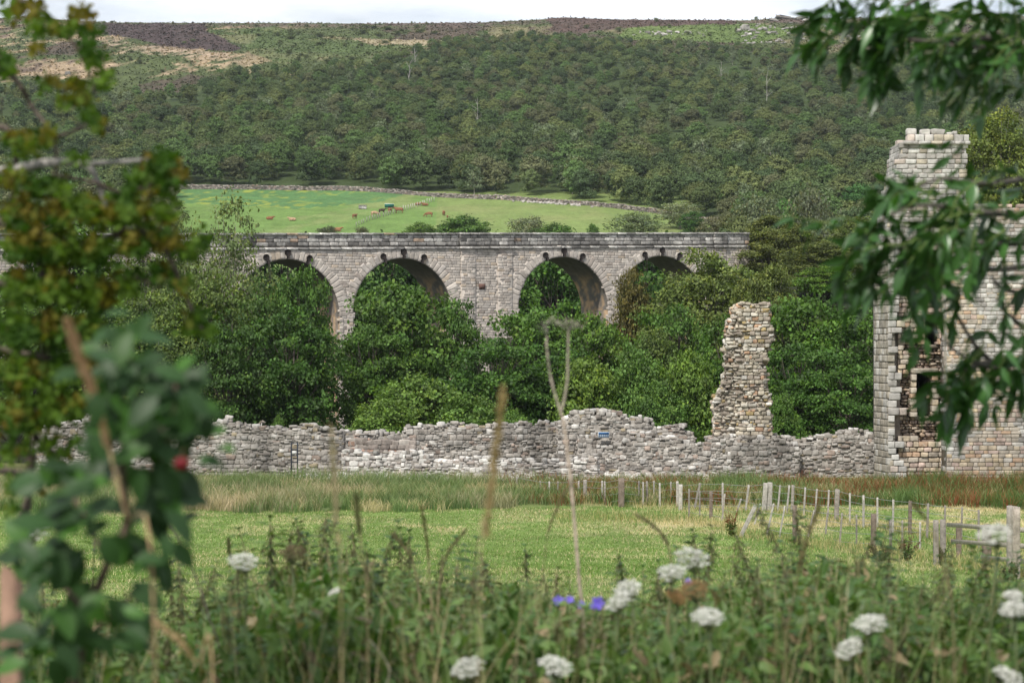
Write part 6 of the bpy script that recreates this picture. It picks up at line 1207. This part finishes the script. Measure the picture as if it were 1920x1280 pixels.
# dry stalks
def stalk(pts, r0, r1, col, name, lab, seed, head=None, cat='dry stalk'):
    rng = np.random.default_rng(seed); Y = pts[0][2]; g_ = at(*pts[0]); gz = float(hgt(g_[0], Y)); b = np.array((g_[0], Y, gz)); Q = curve3([b] + [at(*p) for p in pts], 26); a = Acc(); tube(a, Q, np.linspace(r0, r1, 26), col, 6); e = empty(name, b); tag(e, lab, cat, 'dry stalks and grass heads'); a.build('stem', M_bark, e, b)
    if head:
        h = Acc(); i0 = int(26 * (1 - head[0])); n = head[1]; t = rng.uniform(i0, 25, n); i = t.astype(int).clip(0, 24); P = Q[i] * (1 - (t - i))[:, None] + Q[i + 1] * (t - i)[:, None]; d = norm(Q[i + 1] - Q[i]); w_ = .42 * head[2] * np.sin(np.clip((t - i0) / (25 - i0), .02, .98) * math.pi) ** .5
        n_ = n; place(h, QUAD, P + rng.normal(0, .5, (n, 3)) * (w_ * rng.uniform(.5, 1.6, n))[:, None], d + rdir(rng, n) * .5, rdir(rng, n), rng.uniform(.005, .011, n), np.array(head[3]) * rng.uniform(.75, 1.2, (n, 1))); h.build('seed_head', M_grass, e, b)
    return e, b
e, b = stalk([(1095, 1215, 5.2), (1086, 1090, 5.2), (1072, 920, 5.2), (1058, 800, 5.2), (1052, 775, 5.2)], .0055, .004, (.42, .34, .27), 'forked_stalk', 'tall dry forked stalk standing up the middle of the view', 900)
a = Acc(); f0 = at(1052, 775, 5.2); tube(a, curve3([f0, at(1034, 715, 5.2), at(1025, 650, 5.2), at(1026, 630, 5.2)], 12), np.linspace(.004, .0022, 12), (.36, .31, .25), 6); tube(a, curve3([f0, at(1063, 720, 5.2), at(1065, 660, 5.2), at(1066, 618, 5.2)], 12), np.linspace(.004, .0026, 12), (.36, .31, .25), 6); a.build('fork', M_bark, e, b)
a = Acc(); rng = np.random.default_rng(901); c = at(1066, 620, 5.2)
for k in range(22):
    q = at(1062 + rng.normal(0, 17), 606 + rng.normal(0, 6), 5.2) + (0, rng.normal(0, .02), 0); tube(a, [c, (c + q) / 2 + (0, 0, .004), q], .0006, (.3, .28, .24), 3)
    place(a, QUAD, q + rng.normal(0, .004, (5, 3)), rdir(rng, 5), rdir(rng, 5), .007, (.36, .33, .28))
for k in range(9): q = at(1020 + rng.normal(0, 6), 606 + rng.normal(0, 4), 5.2); tube(a, [at(1026, 630, 5.2), q], .0005, (.3, .28, .24), 3)
a.build('seed_head', M_grass, e, b)
TAN_ = (.36, .25, .14); STR = (.38, .30, .17); BRN = (.20, .17, .09)
for k, (pts, r0, r1, c, hd, lab) in enumerate([
    ([(290, 1180, 2.4), (235, 960, 2.4), (185, 770, 2.4), (150, 670, 2.4), (128, 608, 2.4)], .002, .0018, TAN_, (.5, 900, .007, (.42, .28, .17)), 'thick blurred tan grass head crossing the apple leaves'),
    ([(400, 1300, 3.0), (370, 1245, 3), (330, 1195, 3), (285, 1160, 3)], .002, .0015, TAN_, (.45, 400, .006, (.50, .38, .22)), 'pale tan grass head bending at lower left'),
    ([(900, 1150, 2.7), (912, 990, 2.7), (930, 850, 2.7), (943, 730, 2.7)], .0012, .0012, STR, (.55, 500, .0055, (.40, .30, .15)), 'upright blurred ochre grass head left of the forked stalk'),
    ([(640, 1150, 3.0), (632, 1020, 3), (627, 900, 3), (620, 800, 3)], .001, .001, STR, (.5, 160, .004, (.36, .31, .2)), 'faint straw grass head over the meadow at left'),
    ([(810, 1200, 5.5), (805, 1080, 5.5), (800, 1010, 5.5), (790, 950, 5.5)], .0035, .002, BRN, (.42, 300, .008, (.15, .17, .06)), 'dark green plantain-like head over the middle meadow'),
    ([(790, 1200, 5.5), (780, 1080, 5.5), (765, 1035, 5.5), (735, 1000, 5.5)], .003, .002, BRN, (.4, 200, .007, (.17, .16, .08)), 'curved dark grass head left of the plantain-like one'),
    ([(820, 1200, 5.5), (825, 1090, 5.5), (840, 1035, 5.5), (872, 995, 5.5)], .003, .002, BRN, (.4, 200, .007, (.17, .16, .08)), 'curved dark grass head right of the plantain-like one'),
    ([(1470, 1300, 4.2), (1490, 1110, 4.2), (1510, 1020, 4.2), (1535, 950, 4.2)], .002, .0015, BRN, (.4, 300, .006, (.20, .17, .08)), 'blurred olive grass head before the front fence'),
    ([(1250, 1250, 5.2), (1258, 1060, 5.2), (1240, 1000, 5.2), (1195, 965, 5.2)], .003, .002, BRN, (.4, 200, .007, (.16, .15, .08)), 'nodding dark head right of the forked stalk'),
    ([(1000, 1250, 5.4), (1020, 1060, 5.4), (1030, 990, 5.4), (1060, 920, 5.4)], .0013, .0013, BRN, (.3, 160, .006, (.20, .17, .09)), 'thin dark grass head touching the forked stalk'),
    ([(690, 1200, 4), (680, 1050, 4), (672, 980, 4), (668, 930, 4)], .002, .002, BRN, (.35, 380, .010, (.15, .16, .07)), 'soft blurred olive head over the left meadow'),
    ([(1790, 1250, 4.2), (1770, 1060, 4.2), (1740, 980, 4.2), (1712, 945, 4.2)], .002, .0015, BRN, (.25, 120, .005, (.18, .16, .08)), 'thin arching stem before the paddock at right'),
    ([(420, 1300, 5), (390, 1150, 5), (350, 1040, 5), (318, 985, 5)], .003, .002, (.13, .11, .09), None, 'dark bare stem rising left over the meadow'),
    ([(640, 1330, 4.5), (700, 1320, 4.5), (730, 1255, 4.5), (690, 1195, 4.5)], .002, .0012, (.4, .35, .27), None, 'pale bare stem lying across the weeds at the bottom'),
    ([(520, 1250, 5.6), (505, 1120, 5.6), (440, 1060, 5.6), (428, 1010, 5.6)], .0015, .0015, BRN, (.2, 160, .006, (.12, .13, .06)), 'dark spike beside the lone white head at left')]):
    stalk(pts, r0, r1, c, 'grass_stem', lab, 910 + k, hd)

# ------------------------------------------------------------------ air between here and the hill
hz = bpy.data.meshes.new('haze'); bx0, bx1, by0, by1, bz0, bz1 = -9000, 9000, -200, 6000, -13.5 - 1.5, 330
hv = [(x, y, z) for x in (bx0, bx1) for y in (by0, by1) for z in (bz0, bz1)]
hz.from_pydata(hv, [], [(0, 1, 3, 2), (4, 6, 7, 5), (0, 4, 5, 1), (2, 3, 7, 6), (0, 2, 6, 4), (1, 5, 7, 3)]); ho = bpy.data.objects.new('haze', hz); COL.objects.link(ho); tag(ho, 'thin pale summer haze over the valley', 'haze', kind='stuff')
hm = bpy.data.materials.new('haze_air'); hm.use_nodes = True; hn = hm.node_tree; hn.nodes.clear(); hout = hn.nodes.new('ShaderNodeOutputMaterial'); pv = hn.nodes.new('ShaderNodeVolumePrincipled')
pv.inputs['Density'].default_value = .00006; pv.inputs['Color'].default_value = (.86, .93, 1, 1); pv.inputs['Anisotropy'].default_value = .2; hn.links.new(pv.outputs[0], hout.inputs['Volume']); hz.materials.append(hm)
sc.cycles.volume_bounces = 0
